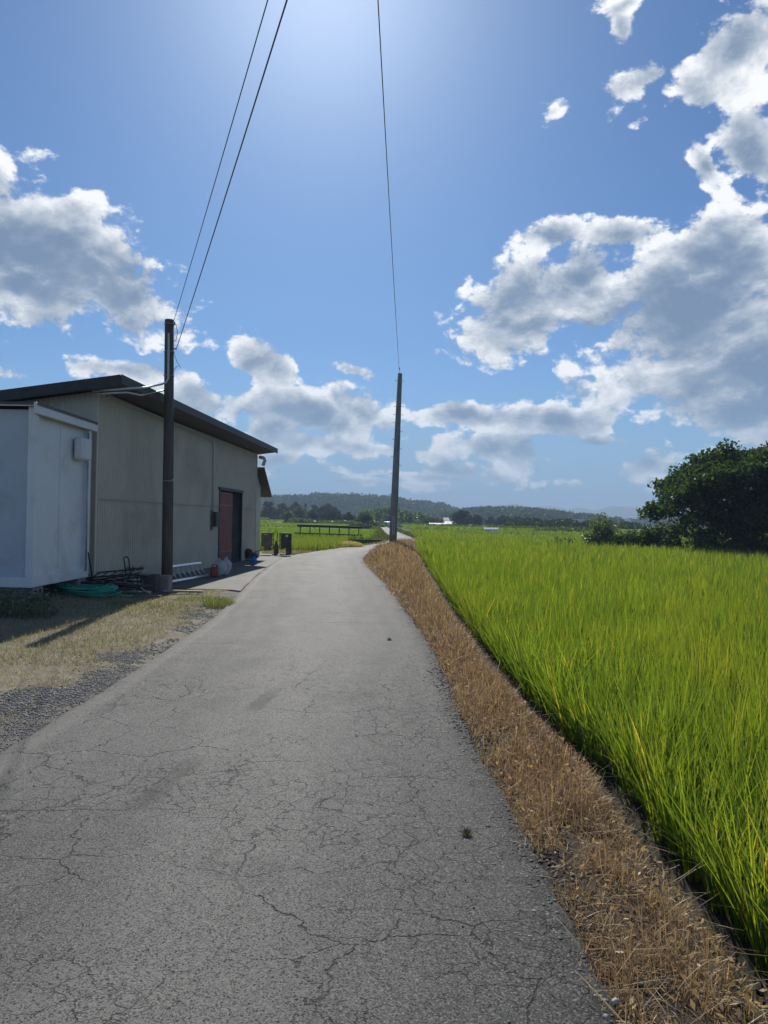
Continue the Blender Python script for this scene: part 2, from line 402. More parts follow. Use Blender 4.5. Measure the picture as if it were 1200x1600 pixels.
# far fields to the horizon
def fields_mat():
    m, nt = new_mat('far_fields'); co = objco(nt)
    v = nt.node('ShaderNodeTexVoronoi', {'Vector': co, 'Scale': .012}); 
    n = nt.noise(co, .05, 6, .6); n2 = nt.noise(co, .9, 4, .7)
    c = nt.mix(nt.rng(n, .35, .65), (.055, .085, .022), (.10, .15, .03))
    sepc = nt.node('ShaderNodeSeparateColor', {0: v.outputs['Color']})
    c = nt.mix(nt.m('MULTIPLY', nt.rng(sepc.outputs[0], .2, .8), .6), c, (.13, .18, .04))
    c = nt.mix(nt.m('MULTIPLY', nt.rng(n2, .45, .7), .5), c, (.045, .065, .02))
    b = nt.node('ShaderNodeBsdfPrincipled', {'Base Color': c, 'Roughness': .95, 'Specular IOR Level': .1}); out(nt, b.outputs[0]); return m
FM = fields_mat()
fx = np.linspace(-1, 1, 61); fx = np.sign(fx)*np.abs(fx)**2.2*3600; fy = -300 + 3800*np.linspace(0, 1, 60)**1.8
FX, FY = np.meshgrid(fx, fy, indexing='ij'); V = np.stack([FX, FY, np.full(FX.shape, -.42)], 2).reshape(-1, 3)
I = (np.arange(60)[:, None]*60 + np.arange(59)[None, :]); F = np.stack([I, I+60, I+61, I+1], 2).reshape(-1, 4)
tag(raw('fields', V, F, FM), kind='structure')

# ------------------------------------------------------------------ road
def road_mat():
    m, nt = new_mat('old_asphalt'); co = objco(nt)
    at = nt.node('ShaderNodeAttribute', attribute_name='edge').outputs['Fac']
    n1 = nt.noise(co, .55, 6, .62, .3); n2 = nt.noise(co, 2.6, 5, .65); n3 = nt.noise(co, 130, 3, .75)
    sx = nt.node('ShaderNodeVectorMath', {0: co, 1: (1, .28, 1)}, operation='MULTIPLY').outputs[0]
    n4 = nt.noise(sx, 1.1, 4, .6)
    f = nt.m('ADD', nt.m('MULTIPLY', n1, .55), nt.m('ADD', nt.m('MULTIPLY', n2, .25), nt.m('MULTIPLY', n4, .3)))
    c = nt.mix(nt.rng(f, .40, .70), (.066, .066, .063), (.128, .124, .114))
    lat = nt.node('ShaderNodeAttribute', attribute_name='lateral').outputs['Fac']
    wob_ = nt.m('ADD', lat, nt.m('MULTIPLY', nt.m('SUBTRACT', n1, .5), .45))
    mid_sheen = nt.m('MULTIPLY', nt.rng(wob_, .30, .50), nt.rng(wob_, .78, .60)); c = nt.mix(nt.m('MULTIPLY', mid_sheen, .7), c, (.175, .17, .155))  # paler middle band: the road's sheen painted into the asphalt colour
    mossy = nt.m('MULTIPLY', nt.rng(wob_, .72, .92), .55); c = nt.mix(mossy, c, (.030, .031, .027))
    st_ = nt.rng(nt.noise(nt.vm('ADD', co, (3, 9, 0)), .9, 5, .62), .55, .70); c = nt.mix(nt.m('MULTIPLY', st_, .5), c, (.028, .028, .028))
    # aggregate
    v1 = nt.node('ShaderNodeTexVoronoi', {'Vector': co, 'Scale': 165.0}); sc = nt.node('ShaderNodeSeparateColor', {0: v1.outputs['Color']})
    stone = nt.rng(sc.outputs[0], .5, 1.0, 0, .85); c = nt.mix(stone, c, (.185, .18, .17))
    dark = nt.rng(sc.outputs[1], .55, .95, 0, .85); c = nt.mix(dark, c, (.014, .014, .015))
    v2 = nt.node('ShaderNodeTexVoronoi', {'Vector': co, 'Scale': 34.0}); sc2 = nt.node('ShaderNodeSeparateColor', {0: v2.outputs['Color']})
    chip = nt.m('MULTIPLY', nt.m('GREATER_THAN', sc2.outputs[2], .90), nt.rng(v2.outputs['Distance'], .24, .14))
    c = nt.mix(chip, c, (.30, .295, .28))
    pit = nt.m('MULTIPLY', nt.m('LESS_THAN', sc2.outputs[1], .10), nt.rng(v2.outputs['Distance'], .30, .18)); c = nt.mix(nt.m('MULTIPLY', pit, .85), c, (.012, .012, .012))
    # cracks
    wv = nt.node('ShaderNodeTexNoise', {'Vector': co, 'Scale': 5.0, 'Detail': 4.0, 'Roughness': .55})
    wo_ = nt.vm('SCALE', nt.vm('SUBTRACT', wv.outputs['Color'], (.5, .5, .5)))
    wo_.node.inputs['Scale'].default_value = .17
    cw = nt.vm('ADD', co, wo_)
    wv2 = nt.node('ShaderNodeTexNoise', {'Vector': co, 'Scale': 32.0, 'Detail': 3.0, 'Roughness': .6})
    wo2 = nt.vm('SCALE', nt.vm('SUBTRACT', wv2.outputs['Color'], (.5, .5, .5))); wo2.node.inputs['Scale'].default_value = .022
    cw = nt.vm('ADD', cw, wo2)
    sepz = nt.node('ShaderNodeSeparateXYZ', {0: co})
    near = nt.rng(sepz.outputs[1], 5.5, 11, 1, .0)
    mk1 = nt.m('MULTIPLY', nt.rng(nt.noise(co, .55, 3, .6), .42, .52), nt.rng(near, 0, 1, .12, 1))
    lineA = nt.rng(nt.m('DIVIDE', nt.voro(cw, 1.7, 'DISTANCE_TO_EDGE'), nt.rng(nt.noise(co, 1.7, 3, .6), .35, .65, .3, 1.4)), .0100, .0042)
    crA = nt.m('MULTIPLY', lineA, mk1)
    mk2 = nt.m('MULTIPLY', nt.rng(nt.noise(nt.vm('ADD', co, (7.3, 3.1, 0)), .75, 3, .6), .47, .58), near)
    crB = nt.m('MULTIPLY', nt.rng(nt.voro(cw, 6.5, 'DISTANCE_TO_EDGE'), .022, .006), nt.m('MULTIPLY', mk2, .8))
    brk = nt.rng(nt.noise(co, 14, 3, .65), .34, .48)
    crk = nt.m('MULTIPLY', nt.m('MAXIMUM', crA, crB), brk)
    sy = nt.node('ShaderNodeVectorMath', {0: cw, 1: (.12, 1, 0)}, operation='MULTIPLY').outputs[0]
    crC = nt.m('MULTIPLY', nt.rng(nt.voro(sy, .42, 'DISTANCE_TO_EDGE'), .0040, .002), nt.rng(nt.noise(co, .6, 2, .5), .45, .6))
    crk = nt.m('MAXIMUM', crk, nt.m('MULTIPLY', crC, .7))
    c = nt.mix(nt.m('MULTIPLY', crk, .85), c, (.012, .012, .012))
    # pale dust along the edge
    ed = nt.m('MULTIPLY', nt.rng(nt.m('ADD', at, nt.m('MULTIPLY', nt.m('SUBTRACT', n2, .5), .5)), .45, .95), .75)
    c = nt.mix(ed, c, (.16, .154, .138))
    hgt = nt.m('SUBTRACT', nt.m('ADD', nt.m('MULTIPLY', sc.outputs[0], .6), nt.m('MULTIPLY', n3, .9)), nt.m('MULTIPLY', crk, 2.0))
    rough = nt.rng(sc.outputs[2], 0, 1, .62, .95, False)
    b = nt.node('ShaderNodeBsdfPrincipled', {'Base Color': c, 'Roughness': rough, 'Specular IOR Level': .22, 'Normal': bump(nt, hgt, .75, .006)})
    out(nt, b.outputs[0]); return m
ry = axis((-12, 1.5, .25), (1.5, 14, .03), (14, 46, .1), (46, 90, .4), (90, 300, 3)); nyr = len(ry)
L = xl(ry) + .035*fbm(ry, ry*0, 1.6, 21) + .02*fbm(ry, ry*0, 9, 22); Rr = xr(ry) + .05*fbm(ry, ry*0, 1.1, 23) + .035*fbm(ry, ry*0, 8, 24, 3)
us = np.array([0, .006, .05, .12, .22, .35, .5, .65, .8, .93, .994, 1]); drop = np.array([-.045, 0, .002, .006, .012, .018, .022, .018, .012, .004, 0, -.045]); nu = len(us)
RXX = L[:, None] + (Rr-L)[:, None]*us[None]; RZ = np.broadcast_to(drop, RXX.shape) + .006*fbm(RXX, np.broadcast_to(ry[:, None], RXX.shape), .7, 30)
V = np.stack([RXX, np.broadcast_to(ry[:, None], RXX.shape), RZ], 2).reshape(-1, 3)
I = np.arange(nyr-1)[:, None]*nu + np.arange(nu-1)[None]; F = np.stack([I, I+1, I+nu+1, I+nu], 2).reshape(-1, 4)
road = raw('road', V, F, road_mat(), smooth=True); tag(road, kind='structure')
ea = np.broadcast_to(np.interp(us, [0, .04, .10, .9, .97, 1], [1, .9, 0, 0, .2, .5]), RXX.shape)*np.where(us[None] < .5, 1, 1)
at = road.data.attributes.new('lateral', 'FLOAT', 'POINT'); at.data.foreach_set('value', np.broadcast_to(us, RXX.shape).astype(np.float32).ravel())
at = road.data.attributes.new('edge', 'FLOAT', 'POINT'); at.data.foreach_set('value', ea.astype(np.float32).ravel())

# concrete apron in front of the shed
conc = surf('weathered_concrete', (.095, .09, .08), (.14, .132, .118), 1.6, .85, .25, dirt=(.08, .072, .058), dirt_scale=1.1)
ay = np.concatenate([np.arange(16.6, 34.6, .2)])
al = np.interp(ay, [16, 18, 20, 22, 35], [-4.6, -5.3, -5.75, -6.4, -6.4]); ar = xl(ay) - .015 + .02*fbm(ay, ay*0, 2, 31)
ar = np.where(ay > 32.5, np.minimum(ar, -4.2-(ay-32.5)*.1), ar)
us2 = np.linspace(0, 1, 9); AX = al[:, None]+(ar-al)[:, None]*us2[None]; AY = np.broadcast_to(ay[:, None], AX.shape)
AZ = .006 + .012*(1-us2)[None] + .004*fbm(AX, AY, .9, 33); AZ[:, 0] -= .05; AZ[:, -1] -= .02
V = np.stack([AX, AY, AZ], 2).reshape(-1, 3); I = np.arange(len(ay)-1)[:, None]*9 + np.arange(8)[None]; F = np.stack([I, I+1, I+10, I+9], 2).reshape(-1, 4)
tag(raw('pavement', V, F, conc, smooth=True), kind='structure')

# ------------------------------------------------------------------ rice field on the right
RICE = leafmat('rice_leaf', [(0, (.030, .070, .010)), (.35, (.072, .135, .016)), (.75, (.15, .215, .026)), (.96, (.21, .24, .035)), (.985, (.36, .30, .06)), (1, (.34, .20, .09))], trans=.56, gloss=.03,
               patch=(.17, .205, .028), patch_scale=.45, tmul=(2.05, 1.85, .85), patch2=((.075, .14, .018), 2.6))
U = rs.uniform
def field_end(x):    # far rim of the first field
    return np.interp(x, [2, 4, 12, 13.2, 18.5, 27, 40], [86, 84, 70, 47, 37.5, 31, 24])
def rice_hills(y0, y1, dx, dy, xmax):
    ys = np.arange(y0, y1, dy); P = []
    for y in ys:
        x = np.arange(xp(y)+.02, min(xmax, y*.62+3.0), dx)
        P.append(np.stack([x + U(-.035, .035, len(x)), y + U(-.05, .05, len(x))], 1))
    P = np.concatenate(P); P = P[P[:, 1] < field_end(P[:, 0])]
    return P
def clumps(Pt, nb, hm, wm, spread, segs, z0=-.25, lean=.13, bend=.34, edge_x=None, rad=.035):
    N = len(Pt); k = np.repeat(np.arange(N), nb); M = len(k)
    a = U(0, 6.28, M); r = rad*np.sqrt(U(0, 1, M))
    B = np.stack([Pt[k, 0]+r*np.cos(a), Pt[k, 1]+r*np.sin(a), np.full(M, z0)], 1)
    hs = hm*(1+.15*fbm(Pt[:, 0], Pt[:, 1], .6, 41))*U(.80, 1.12, N)
    h = hs[k]*np.clip(rs.normal(.93, .14, M), .45, 1.2)
    phi = a + rs.normal(0, .5, M)
    l0 = np.abs(rs.normal(0, lean, M))*.8 + .03; l1 = np.abs(rs.normal(0, bend, M))*np.where(U(0, 1, M) < .10, 2.6, .8)
    if edge_x is not None:      # the outer row leans out over the bank
        e = edge_x[k]; phi = np.where(e*.6 > U(0, 1, M), math.pi + rs.normal(0, 1.1, M), phi); l0 = l0 + e*np.abs(rs.normal(.05, .12, M)); l1 += e*.20*U(0, 1, M)
    w = wm*U(.6, 1.25, M)
    return blades(B, h, w, l0, l1, phi, segs, tw=U(-1.2, 1.2, M))
parts = []
for (y0, y1, dx, dy, nb, hm, wm, sg, xm) in [(1.5, 6.5, .27, .21, 66, .70, .0070, 5, 8), (6.5, 13, .28, .22, 46, .69, .0098, 4, 11), (13, 24, .30, .25, 32, .68, .015, 3, 20),
                                        (24, 42, .34, .36, 16, .68, .034, 2, 34), (42, 86, .5, .62, 14, .67, .062, 2, 36)]:
    Pt = rice_hills(y0, y1, dx, dy, xm)
    Pt = Pt[Pt[:, 0] > -9]
    ed = np.clip(1-(Pt[:, 0]-xp(Pt[:, 1]))/.5, 0, 1)*.8
    parts.append(clumps(Pt, nb, hm, wm, 0, sg, edge_x=ed, rad=.04+dx*.06))
# a few plants just behind the camera's own plane so the field does not stop at the frame
V, F = join(parts); print('rice', len(F))
tag(raw('rice_field', V, F, RICE), 'bright green rice standing in the paddy right of the road', None, kind='stuff')

# ------------------------------------------------------------------ dead brown grass on the verge
DEAD = leafmat('dead_grass', [(0, (.12, .068, .038)), (.35, (.25, .158, .092)), (.70, (.41, .285, .165)), (.90, (.56, .42, .22)), (1, (.66, .56, .30))], trans=.35, gloss=.03,
               patch=(.38, .28, .15), patch_scale=1.3, tmul=(1.25, 1.15, .95))
def strip_pts(y0, y1, n, lo, hi):
    y = U(y0, y1, n); u = U(0, 1, n); a, b = lo(y), hi(y); return np.stack([a+(b-a)*u, y], 1), u
parts = []
for (y0, y1, dens_, h, w, sg) in [(1.6, 5, 7500, .088, .0030, 4), (5, 9, 5200, .10, .0044, 3), (9, 16, 2600, .13, .0075, 3), (16, 28, 1400, .17, .012, 2), (28, 46, 1000, .20, .021, 2), (46, 66, 350, .20, .03, 2)]:
    n = int(dens_*(y1-y0)*1.1)
    Pt, u = strip_pts(y0, y1, n, lambda y: xr(y)-.03+.07*fbm(y, y*0, 1.4, 77)+.05*fbm(y, y*0, 7, 78), lambda y: xp(y)-.25+.08*fbm(y, y*0, 2.0, 79))
    keep = (.52+1.0*fbm(Pt[:, 0], Pt[:, 1], 1.7, 51)+.55*fbm(Pt[:, 0], Pt[:, 1], 6, 52)) > U(-.1, .75, n)*np.where((u < .10) | (u > .86), 1.6, .8)
    Pt = Pt[keep]; u = u[keep]; n = len(Pt); z = H(Pt[:, 0], Pt[:, 1]) - .01
    thick = .6+.8*np.sin(np.pi*np.clip(u, .05, 1))
    parts.append(blades(np.column_stack([Pt, z]), h*thick*U(.5, 1.5, n), w*U(.6, 1.4, n), np.abs(rs.normal(.55, .42, n)), rs.normal(.9, .8, n), U(0, 6.28, n), sg, taper=.3, tw=U(-1, 1, n), base_w=.8))
# long straws lying over the mat
n = 800; Pt, u = strip_pts(1.8, 14, n, lambda y: xr(y)-.03, lambda y: xp(y)-.15)
parts.append(blades(np.column_stack([Pt, H(Pt[:, 0], Pt[:, 1])+.05+.05*U(0, 1, n)]), U(.08, .26, n), U(.0018, .0036, n), U(.9, 1.7, n), U(-.5, .7, n), U(0, 6.28, n), 4, taper=.5, tw=U(-.5, .5, n)))
# small dead leaves standing up in the mat
n = 2600; Pt, u = strip_pts(1.8, 9, n, lambda y: xr(y)+.05, lambda y: xp(y)-.25)
c_ = cards(np.column_stack([Pt, H(Pt[:, 0], Pt[:, 1])+U(.02, .11, n)]), U(.008, .018, n), 2.2); parts.append((c_[0], c_[1]))
V, F = join(parts); print('dead', len(F))
tag(raw('dead_grass', V, F, DEAD), 'rust brown dead grass along the verge between road and rice', None, kind='stuff')

# bits of green regrowth between the dead stems
n = 2600; Pt, u = strip_pts(1.8, 22, n, lambda y: xr(y)+.02, lambda y: xp(y)-.12); k = fbm(Pt[:, 0], Pt[:, 1], 1.9, 91) > .22; Pt = Pt[k]; n = len(Pt)
V, F = blades(np.column_stack([Pt, H(Pt[:, 0], Pt[:, 1])]), U(.05, .16, n), U(.003, .006, n), np.abs(rs.normal(.4, .3, n)), U(0, .9, n), U(0, 6.28, n), 3, tw=U(-1, 1, n))
tag(raw('regrowth', V, F, leafmat('regrowth_blade', [(0, (.09, .12, .035)), (.6, (.17, .17, .06)), (1, (.30, .27, .11))], .4, .02)), 'sparse yellow green blades coming up through the dead verge grass', None, kind='stuff')

# ------------------------------------------------------------------ dry straw grass in the yard on the left
DRY = leafmat('dry_grass', [(0, (.20, .17, .115)), (.5, (.33, .285, .19)), (.85, (.45, .40, .27)), (1, (.22, .25, .10))], trans=.35, gloss=.02, patch=(.21, .21, .12), patch_scale=.9, tmul=(1.3, 1.25, .8))
parts = []
for (y0, y1, n, h, w) in [(4, 8, 20000, .045, .004), (8, 12, 30000, .05, .0055), (12, 16.5, 34000, .06, .0075)]:
    y = U(y0, y1, n); x = xl(y) - .3 - (y*.62+1.5-2.9)*U(0, 1, n)
    g_ = fbm(x, y, 1.3, 11); g2 = fbm(x, y, .5, 12)
    gr = gravel_mask(x, y) + sstep(g2+.3*g_, .22, .42)*.7
    k = U(0, 1, n) > gr*1.02+.12*(fbm(x, y, 3, 62)>.1); x, y = x[k], y[k]; n = len(x)
    hh = h*U(.5, 1.6, n)*(1+.6*fbm(x, y, 1.8, 61))
    parts.append(blades(np.column_stack([x, y, H(x, y)-.005]), hh, w*U(.6, 1.3, n), np.abs(rs.normal(.5, .4, n)), rs.normal(.6, .6, n), U(0, 6.28, n), 2, taper=.3, tw=U(-1, 1, n), base_w=.8))
V, F = join(parts)
tag(raw('dry_grass', V, F, DRY), 'straw coloured dry grass on the yard left of the road', None, kind='stuff')

WEED = leafmat('weed', [(0, (.06, .075, .05)), (.6, (.10, .115, .075)), (1, (.18, .18, .12))], trans=.35, gloss=.04)
parts = []
def weed_patch(cx, cy, rx, ry_, n, h, w, lean=.4):
    a = U(0, 6.28, n); r = np.sqrt(U(0, 1, n)); x = cx+rx*r*np.cos(a); y = cy+ry_*r*np.sin(a)
    return blades(np.column_stack([x, y, H(x, y)-.005]), h*U(.4, 1.3, n), w*U(.6, 1.3, n), np.abs(rs.normal(lean, .3, n)), rs.normal(.5, .5, n), U(0, 6.28, n), 3, tw=U(-1, 1, n))
for k in range(46):
    x_ = U(-9.5, -5.2); y_ = 11.3 + U(0, 1.9) - .25*(x_+7)
    parts.append(weed_patch(x_, y_, .28, .28, 150, .17, .014))
    parts.append(cards(np.column_stack([x_+rs.normal(0, .18, 60), y_+rs.normal(0, .18, 60), H(x_, y_)+U(.03, .24, 60)]), U(.03, .06, 60), 1.5))
V, F = join(parts)
tag(raw('weeds', V, F, WEED), 'grey green weeds in the shade below the white container', None, kind='stuff')
GREENT = leafmat('fresh_weed', [(0, (.10, .115, .045)), (.6, (.16, .17, .07)), (1, (.27, .25, .13))], trans=.45, gloss=.03)
parts = [weed_patch(-3.0, 13.9, .26, .5, 800, .17, .008, .35), weed_patch(-3.5, 14.6, .5, .5, 900, .08, .007), weed_patch(-4.2, 13.4, .7, .6, 900, .06, .006)]
V, F = join(parts); tag(raw('grass_tuft', V, F, GREENT), 'yellow green grass tuft at the yard corner by the concrete apron', 'grass', kind='stuff')

# ------------------------------------------------------------------ gravel and loose stones
def stone_mat(name, c1, c2, c3):
    m, nt = new_mat(name); g = geo(nt); rp = nt.node('ShaderNodeValToRGB', {0: g.outputs['Random Per Island']}); cr = rp.color_ramp
    cr.elements.new(.5)
    for i, (p_, c) in enumerate(((0, c1), (.6, c2), (1, c3))): cr.elements[i].position = p_; cr.elements[i].color = c+(1,)
    n = nt.noise(objco(nt), 160, 3, .6); c = nt.mix(nt.m('MULTIPLY', nt.rng(n, .4, .7), .4), rp.outputs[0], (.06, .06, .06))
    b = nt.node('ShaderNodeBsdfPrincipled', {'Base Color': c, 'Roughness': .75, 'Specular IOR Level': .35}); out(nt, b.outputs[0]); return m
GRAV = stone_mat('gravel_stone', (.12, .115, .105), (.23, .22, .20), (.42, .40, .36))
parts = []
for (y0, y1, n, s) in [(3.5, 6, 20000, .005), (6, 9, 26000, .0065), (9, 14, 18000, .0095)]:
    y = U(y0, y1, n); d = np.abs(rs.normal(0, .75, n)) + U(-.05, .3, n); x = xl(y) - d
    g_ = fbm(x, y, 1.3, 11); g2 = fbm(x, y, .5, 12)
    gr = gravel_mask(x, y); k = U(0, 1, n) < gr*1.1; x, y = x[k], y[k]
    parts.append(rocks(np.column_stack([x, y, H(x, y)+.002]), s*(.45+1.6*U(0, 1, len(x))**3)))
n = 5000; y = U(4, 14, n); x = xl(y)-.3-U(0, 1, n)*(y*.5); k = sstep(fbm(x, y, .5, 12)+.3*fbm(x, y, 1.3, 11), .1, .4) > U(0, 1, n); x, y = x[k], y[k]
parts.append(rocks(np.column_stack([x, y, H(x, y)+.002]), .016*U(.45, 1.5, len(x))))
V, F = join(parts); tag(raw('gravel', V, F, GRAV), 'grey gravel along the left edge of the road', None, kind='stuff')
CHIP = stone_mat('asphalt_crumb', (.035, .034, .033), (.075, .073, .07), (.28, .27, .25))
n = 9000; y = 1.6+(U(0, 1, n)**1.5)*12; x = xr(y) + rs.normal(.03, .10, n) - np.where(U(0, 1, n) < .12, U(0, .5, n), 0)
rz_ = np.where(x < xr(y), .001, H(x, y)+.004)
V, F = rocks(np.column_stack([x, y, rz_]), .0052*(.35+1.9*U(0, 1, n)**3)*(1+.05*y), flat=.45); k = 1
parts = [(V, F)]
n = 1500; y = U(1.8, 9, n); x = U(-2.6, .5, n); parts.append(rocks(np.column_stack([x, y, np.full(n, .010)]), .0045*U(.4, 1.3, n)))
n = 900; y = U(1.9, 9, n); x = xp(y)-U(.12, .5, n); parts.append(rocks(np.column_stack([x, y, H(x, y)+.005]), .012*U(.4, 1.5, n)))
V, F = join(parts); tag(raw('loose_stones', V, F, CHIP), 'dark crumbs of asphalt and pale chips scattered along the road edge', None, kind='stuff')
# pale stone and the small plants on the road
PALE = stone_mat('pale_stone', (.5, .47, .42), (.55, .52, .46), (.6, .57, .5))
for (x, y, s, lab) in [(.80, 2.53, .017, 'pale round stone at the verge edge nearest the camera'), (-.17, 4.95+.6, .0125, 'small white flake of stone lying on the asphalt')]:
    V, F = rocks(np.array([[x, y, .012 if x > .5 else .022]]), np.array([s])); tag(raw('stone', V, F, PALE, smooth=True), lab, 'stone')
for (x, y, n, h, lab) in [(.45, 3.86, 130, .022, 'small withered weed growing out of the asphalt near the verge'), (.10, 10.0, 110, .035, 'dark tuft of weed growing in the middle distance of the road')]:
    a = U(0, 6.28, n); r = .02*np.sqrt(U(0, 1, n)); P = np.column_stack([x+r*np.cos(a), y+r*np.sin(a), np.full(n, .012)])
    V, F = blades(P, h*U(.5, 1.4, n), .0035*U(.7, 1.3, n), np.abs(rs.normal(.7, .4, n)), rs.normal(.6, .5, n), a, 2)
    tag(raw('weed', V, F, leafmat('withered_weed', [(0, (.04, .034, .022)), (1, (.10, .08, .045))], .3, .02)), lab, 'weed')

# ------------------------------------------------------------------ shed
wall_m = surf('beige_sheet_metal', (.52, .465, .37), (.585, .525, .42), 1.2, .5, .03, dirt=(.43, .375, .295), dirt_scale=.5, spec=.4)
roof_m = surf('roof_sheet', (.075, .067, .06), (.11, .098, .085), 2.0, .6, .1, dirt=(.10, .07, .05))
dark_m = surf('dark_trim', (.03, .03, .032), (.055, .052, .05), 5, .6, .1)
red_m = surf('red_painted_door', (.22, .05, .055), (.28, .07, .075), 3, .5, .08, dirt=(.14, .06, .06), dirt_scale=3)
inner_m = surf('shed_inside', (.16, .155, .15), (.22, .21, .20), 3, .9, .1)
pipe_m = surf('grey_pvc_pipe', (.50, .50, .49), (.58, .58, .57), 6, .45, .03)
steel_m = surf('galvanised_steel', (.36, .37, .38), (.48, .49, .50), 9, .42, .06, metallic=.6)
shed = empty('shed', (-5.92, 15.4, 0.0), math.atan2(-.059, 1))
tag(shed, 'long beige corrugated metal shed with dark sloping roof and red door', 'shed')
SL = .135; WT = 4.12
def ribbed(p0, dirn, length, z0, z1, normal, pitch=.11, amp=.017):
    V = []; F = []; S = []
    for k in range(int(length/pitch)+1):
        for d_, o in ((0, 0), (.55, 0), (.66, 1), (.86, 1), (.97, 0)):
            if (k+d_)*pitch < length: S.append(((k+d_)*pitch, o*amp))
    S.append((length, 0))
    for i, (s, o) in enumerate(S):
        x = p0[0]+dirn[0]*s+normal[0]*o; y = p0[1]+dirn[1]*s+normal[1]*o
        a = z0(s) if callable(z0) else z0; b = z1(s) if callable(z1) else z1
        V += [(x, y, a), (x, y, b)]
        if i: F.append((2*i-2, 2*i, 2*i+1, 2*i-1))
    return V, F
w = MB()
DY0, DY1, DZ, SEAM = 9.12, 12.15, 2.5, 1.93
w.add(*ribbed((0, 0), (0, 1), DY0, -.05, SEAM, (1, 0))); w.add(*ribbed((.004, 0), (0, 1), 14.45, DZ, WT, (1, 0)))
w.add(*ribbed((.004, 0), (0, 1), DY0, SEAM+.012, DZ, (1, 0)))
w.add(*ribbed((0, DY1), (0, 1), 14.45-DY1, -.05, DZ, (1, 0)))
w.add(*ribbed((0, 0), (-1, 0), 8.0, -.05, lambda s: WT-SL*s, (0, -1)))
w.add([(-8, 0, -.05), (-8, 14.45, -.05), (-8, 14.45, WT-SL*8), (-8, 0, WT-SL*8)], [(0, 1, 2, 3)])
w.add([(0, 14.45, -.05), (-8, 14.45, -.05), (-8, 14.45, WT-SL*8), (0, 14.45, WT)], [(0, 1, 2, 3)])
w.build('wall', wall_m, shed)
MB().box((.016, 0.035, 2.02), (.045, .09, 4.14)).build('corner_trim', wall_m, shed); MB().box((.016, 14.42, 2.02), (.045, .08, 4.14)).build('corner_trim', wall_m, shed)
t = MB()
t.box((.028, 3.98, 1.4), (.03, .045, 2.8)); pass
t.build('cover_strip', wall_m, shed)
t = MB(); t.box((.030, DY0/2, SEAM), (.010, DY0, .022)); t.box((.030, 13.3, SEAM), (.010, 2.2, .022)); t.build('panel_joint', surf('joint_sealant', (.34, .305, .25), (.42, .38, .31), 8, .6), shed)
r = MB()
z0 = 4.38
def rz(x): return z0 - SL*(.67-x)
yA, yB = -.36, 15.12
r.prism([(.67, yA, z0), (.67, yA, z0-.13), (-8.5, yA, rz(-8.5)-.13), (-8.5, yA, rz(-8.5))], (0, yA, 0), (0, yB, 0))
rf = r.build('roof', roof_m, shed)
f = MB(); f.box((.685, (yA+yB)/2, z0-.075), (.024, yB-yA+.05, .19)); f.build('eave_fascia', dark_m, rf)
f = MB(); ln = math.hypot(9.17, 9.17*SL); f.box(((.67-8.5)/2, yA-.015, (z0+rz(-8.5))/2-.09), (ln, .025, .22), (0, -math.atan(SL), 0)); f.build('gable_fascia', dark_m, rf)
# standing seams on top
f = MB()
for k in range(36): f.box(((.67-8.5)/2, yA+.2+k*.43, (z0+rz(-8.5))/2+.015), (ln, .03, .035), (0, -math.atan(SL), 0))
f.build('roof_seams', roof_m, rf)
f = MB(); f.tube([(.1, 14.55, 4.0), (.22, 14.72, 3.98), (.24, 14.86, 3.9), (.16, 14.9, 3.7)], .07, 10); f.build('gutter_pipe', pipe_m, shed, True)
# doorway
d = MB()
d.box((.02, DY0+.03, DZ/2), (.05, .07, DZ)); d.box((.02, DY1-.03, DZ/2), (.05, .07, DZ)); d.box((.02, (DY0+DY1)/2, DZ+.03), (.09, DY1-DY0+.1, .09))
d.box((-.02, (DY0+DY1)/2, .015), (.12, DY1-DY0-.14, .04)); d.build('door_frame', dark_m, shed)
d = MB(); d.box((-.07, 10.13, 1.25), (.04, 1.92, 2.38), bev=.006)
for k in range(13): d.box((-.047, 9.26+k*.145, 1.25), (.012, .02, 2.3))
d.box((-.045, 10.13, .45), (.014, 1.9, .05)); d.box((-.045, 10.13, 2.0), (.014, 1.9, .05))
dr = d.build('door', red_m, shed)
d = MB(); d.box((-.03, 9.36, 1.15), (.03, .035, .22), bev=.006); d.box((-.03, 9.36, .95), (.035, .09, .05)); d.build('handle', steel_m, dr)
d = MB(); d.box((-1.2, (DY0+DY1)/2, 1.25), (.04, 3.3, 2.6)); d.box((-.62, DY1+.12, 1.25), (1.1, .04, 2.6)); d.build('inner_partition', inner_m, shed)
# lean-to at the far end
a = MB(); a.prism([(-.03, 14.72, -.05), (-.03, 15.42, -.05), (-.03, 15.42, 2.86), (-.03, 14.72, 3.30)], (0, 0, 0), (-.07, 0, 0))
a.box((-1.9, 15.40, 1.4), (3.6, .05, 2.9)); a.build('annex_wall', wall_m, shed)
a = MB(); a.box((-.06, 14.58, 1.22), (.03, .30, 2.5)); a.build('annex_dark_opening', dark_m, shed)  # flat dark panel stands for the shade inside the open doorway
a = MB(); sl = math.atan2(-1.0, 1.4); a.box((-1.75, 15.29, 3.03), (4.1, 1.85, .09), (sl, 0, 0)); a.build('annex_roof', roof_m, shed)
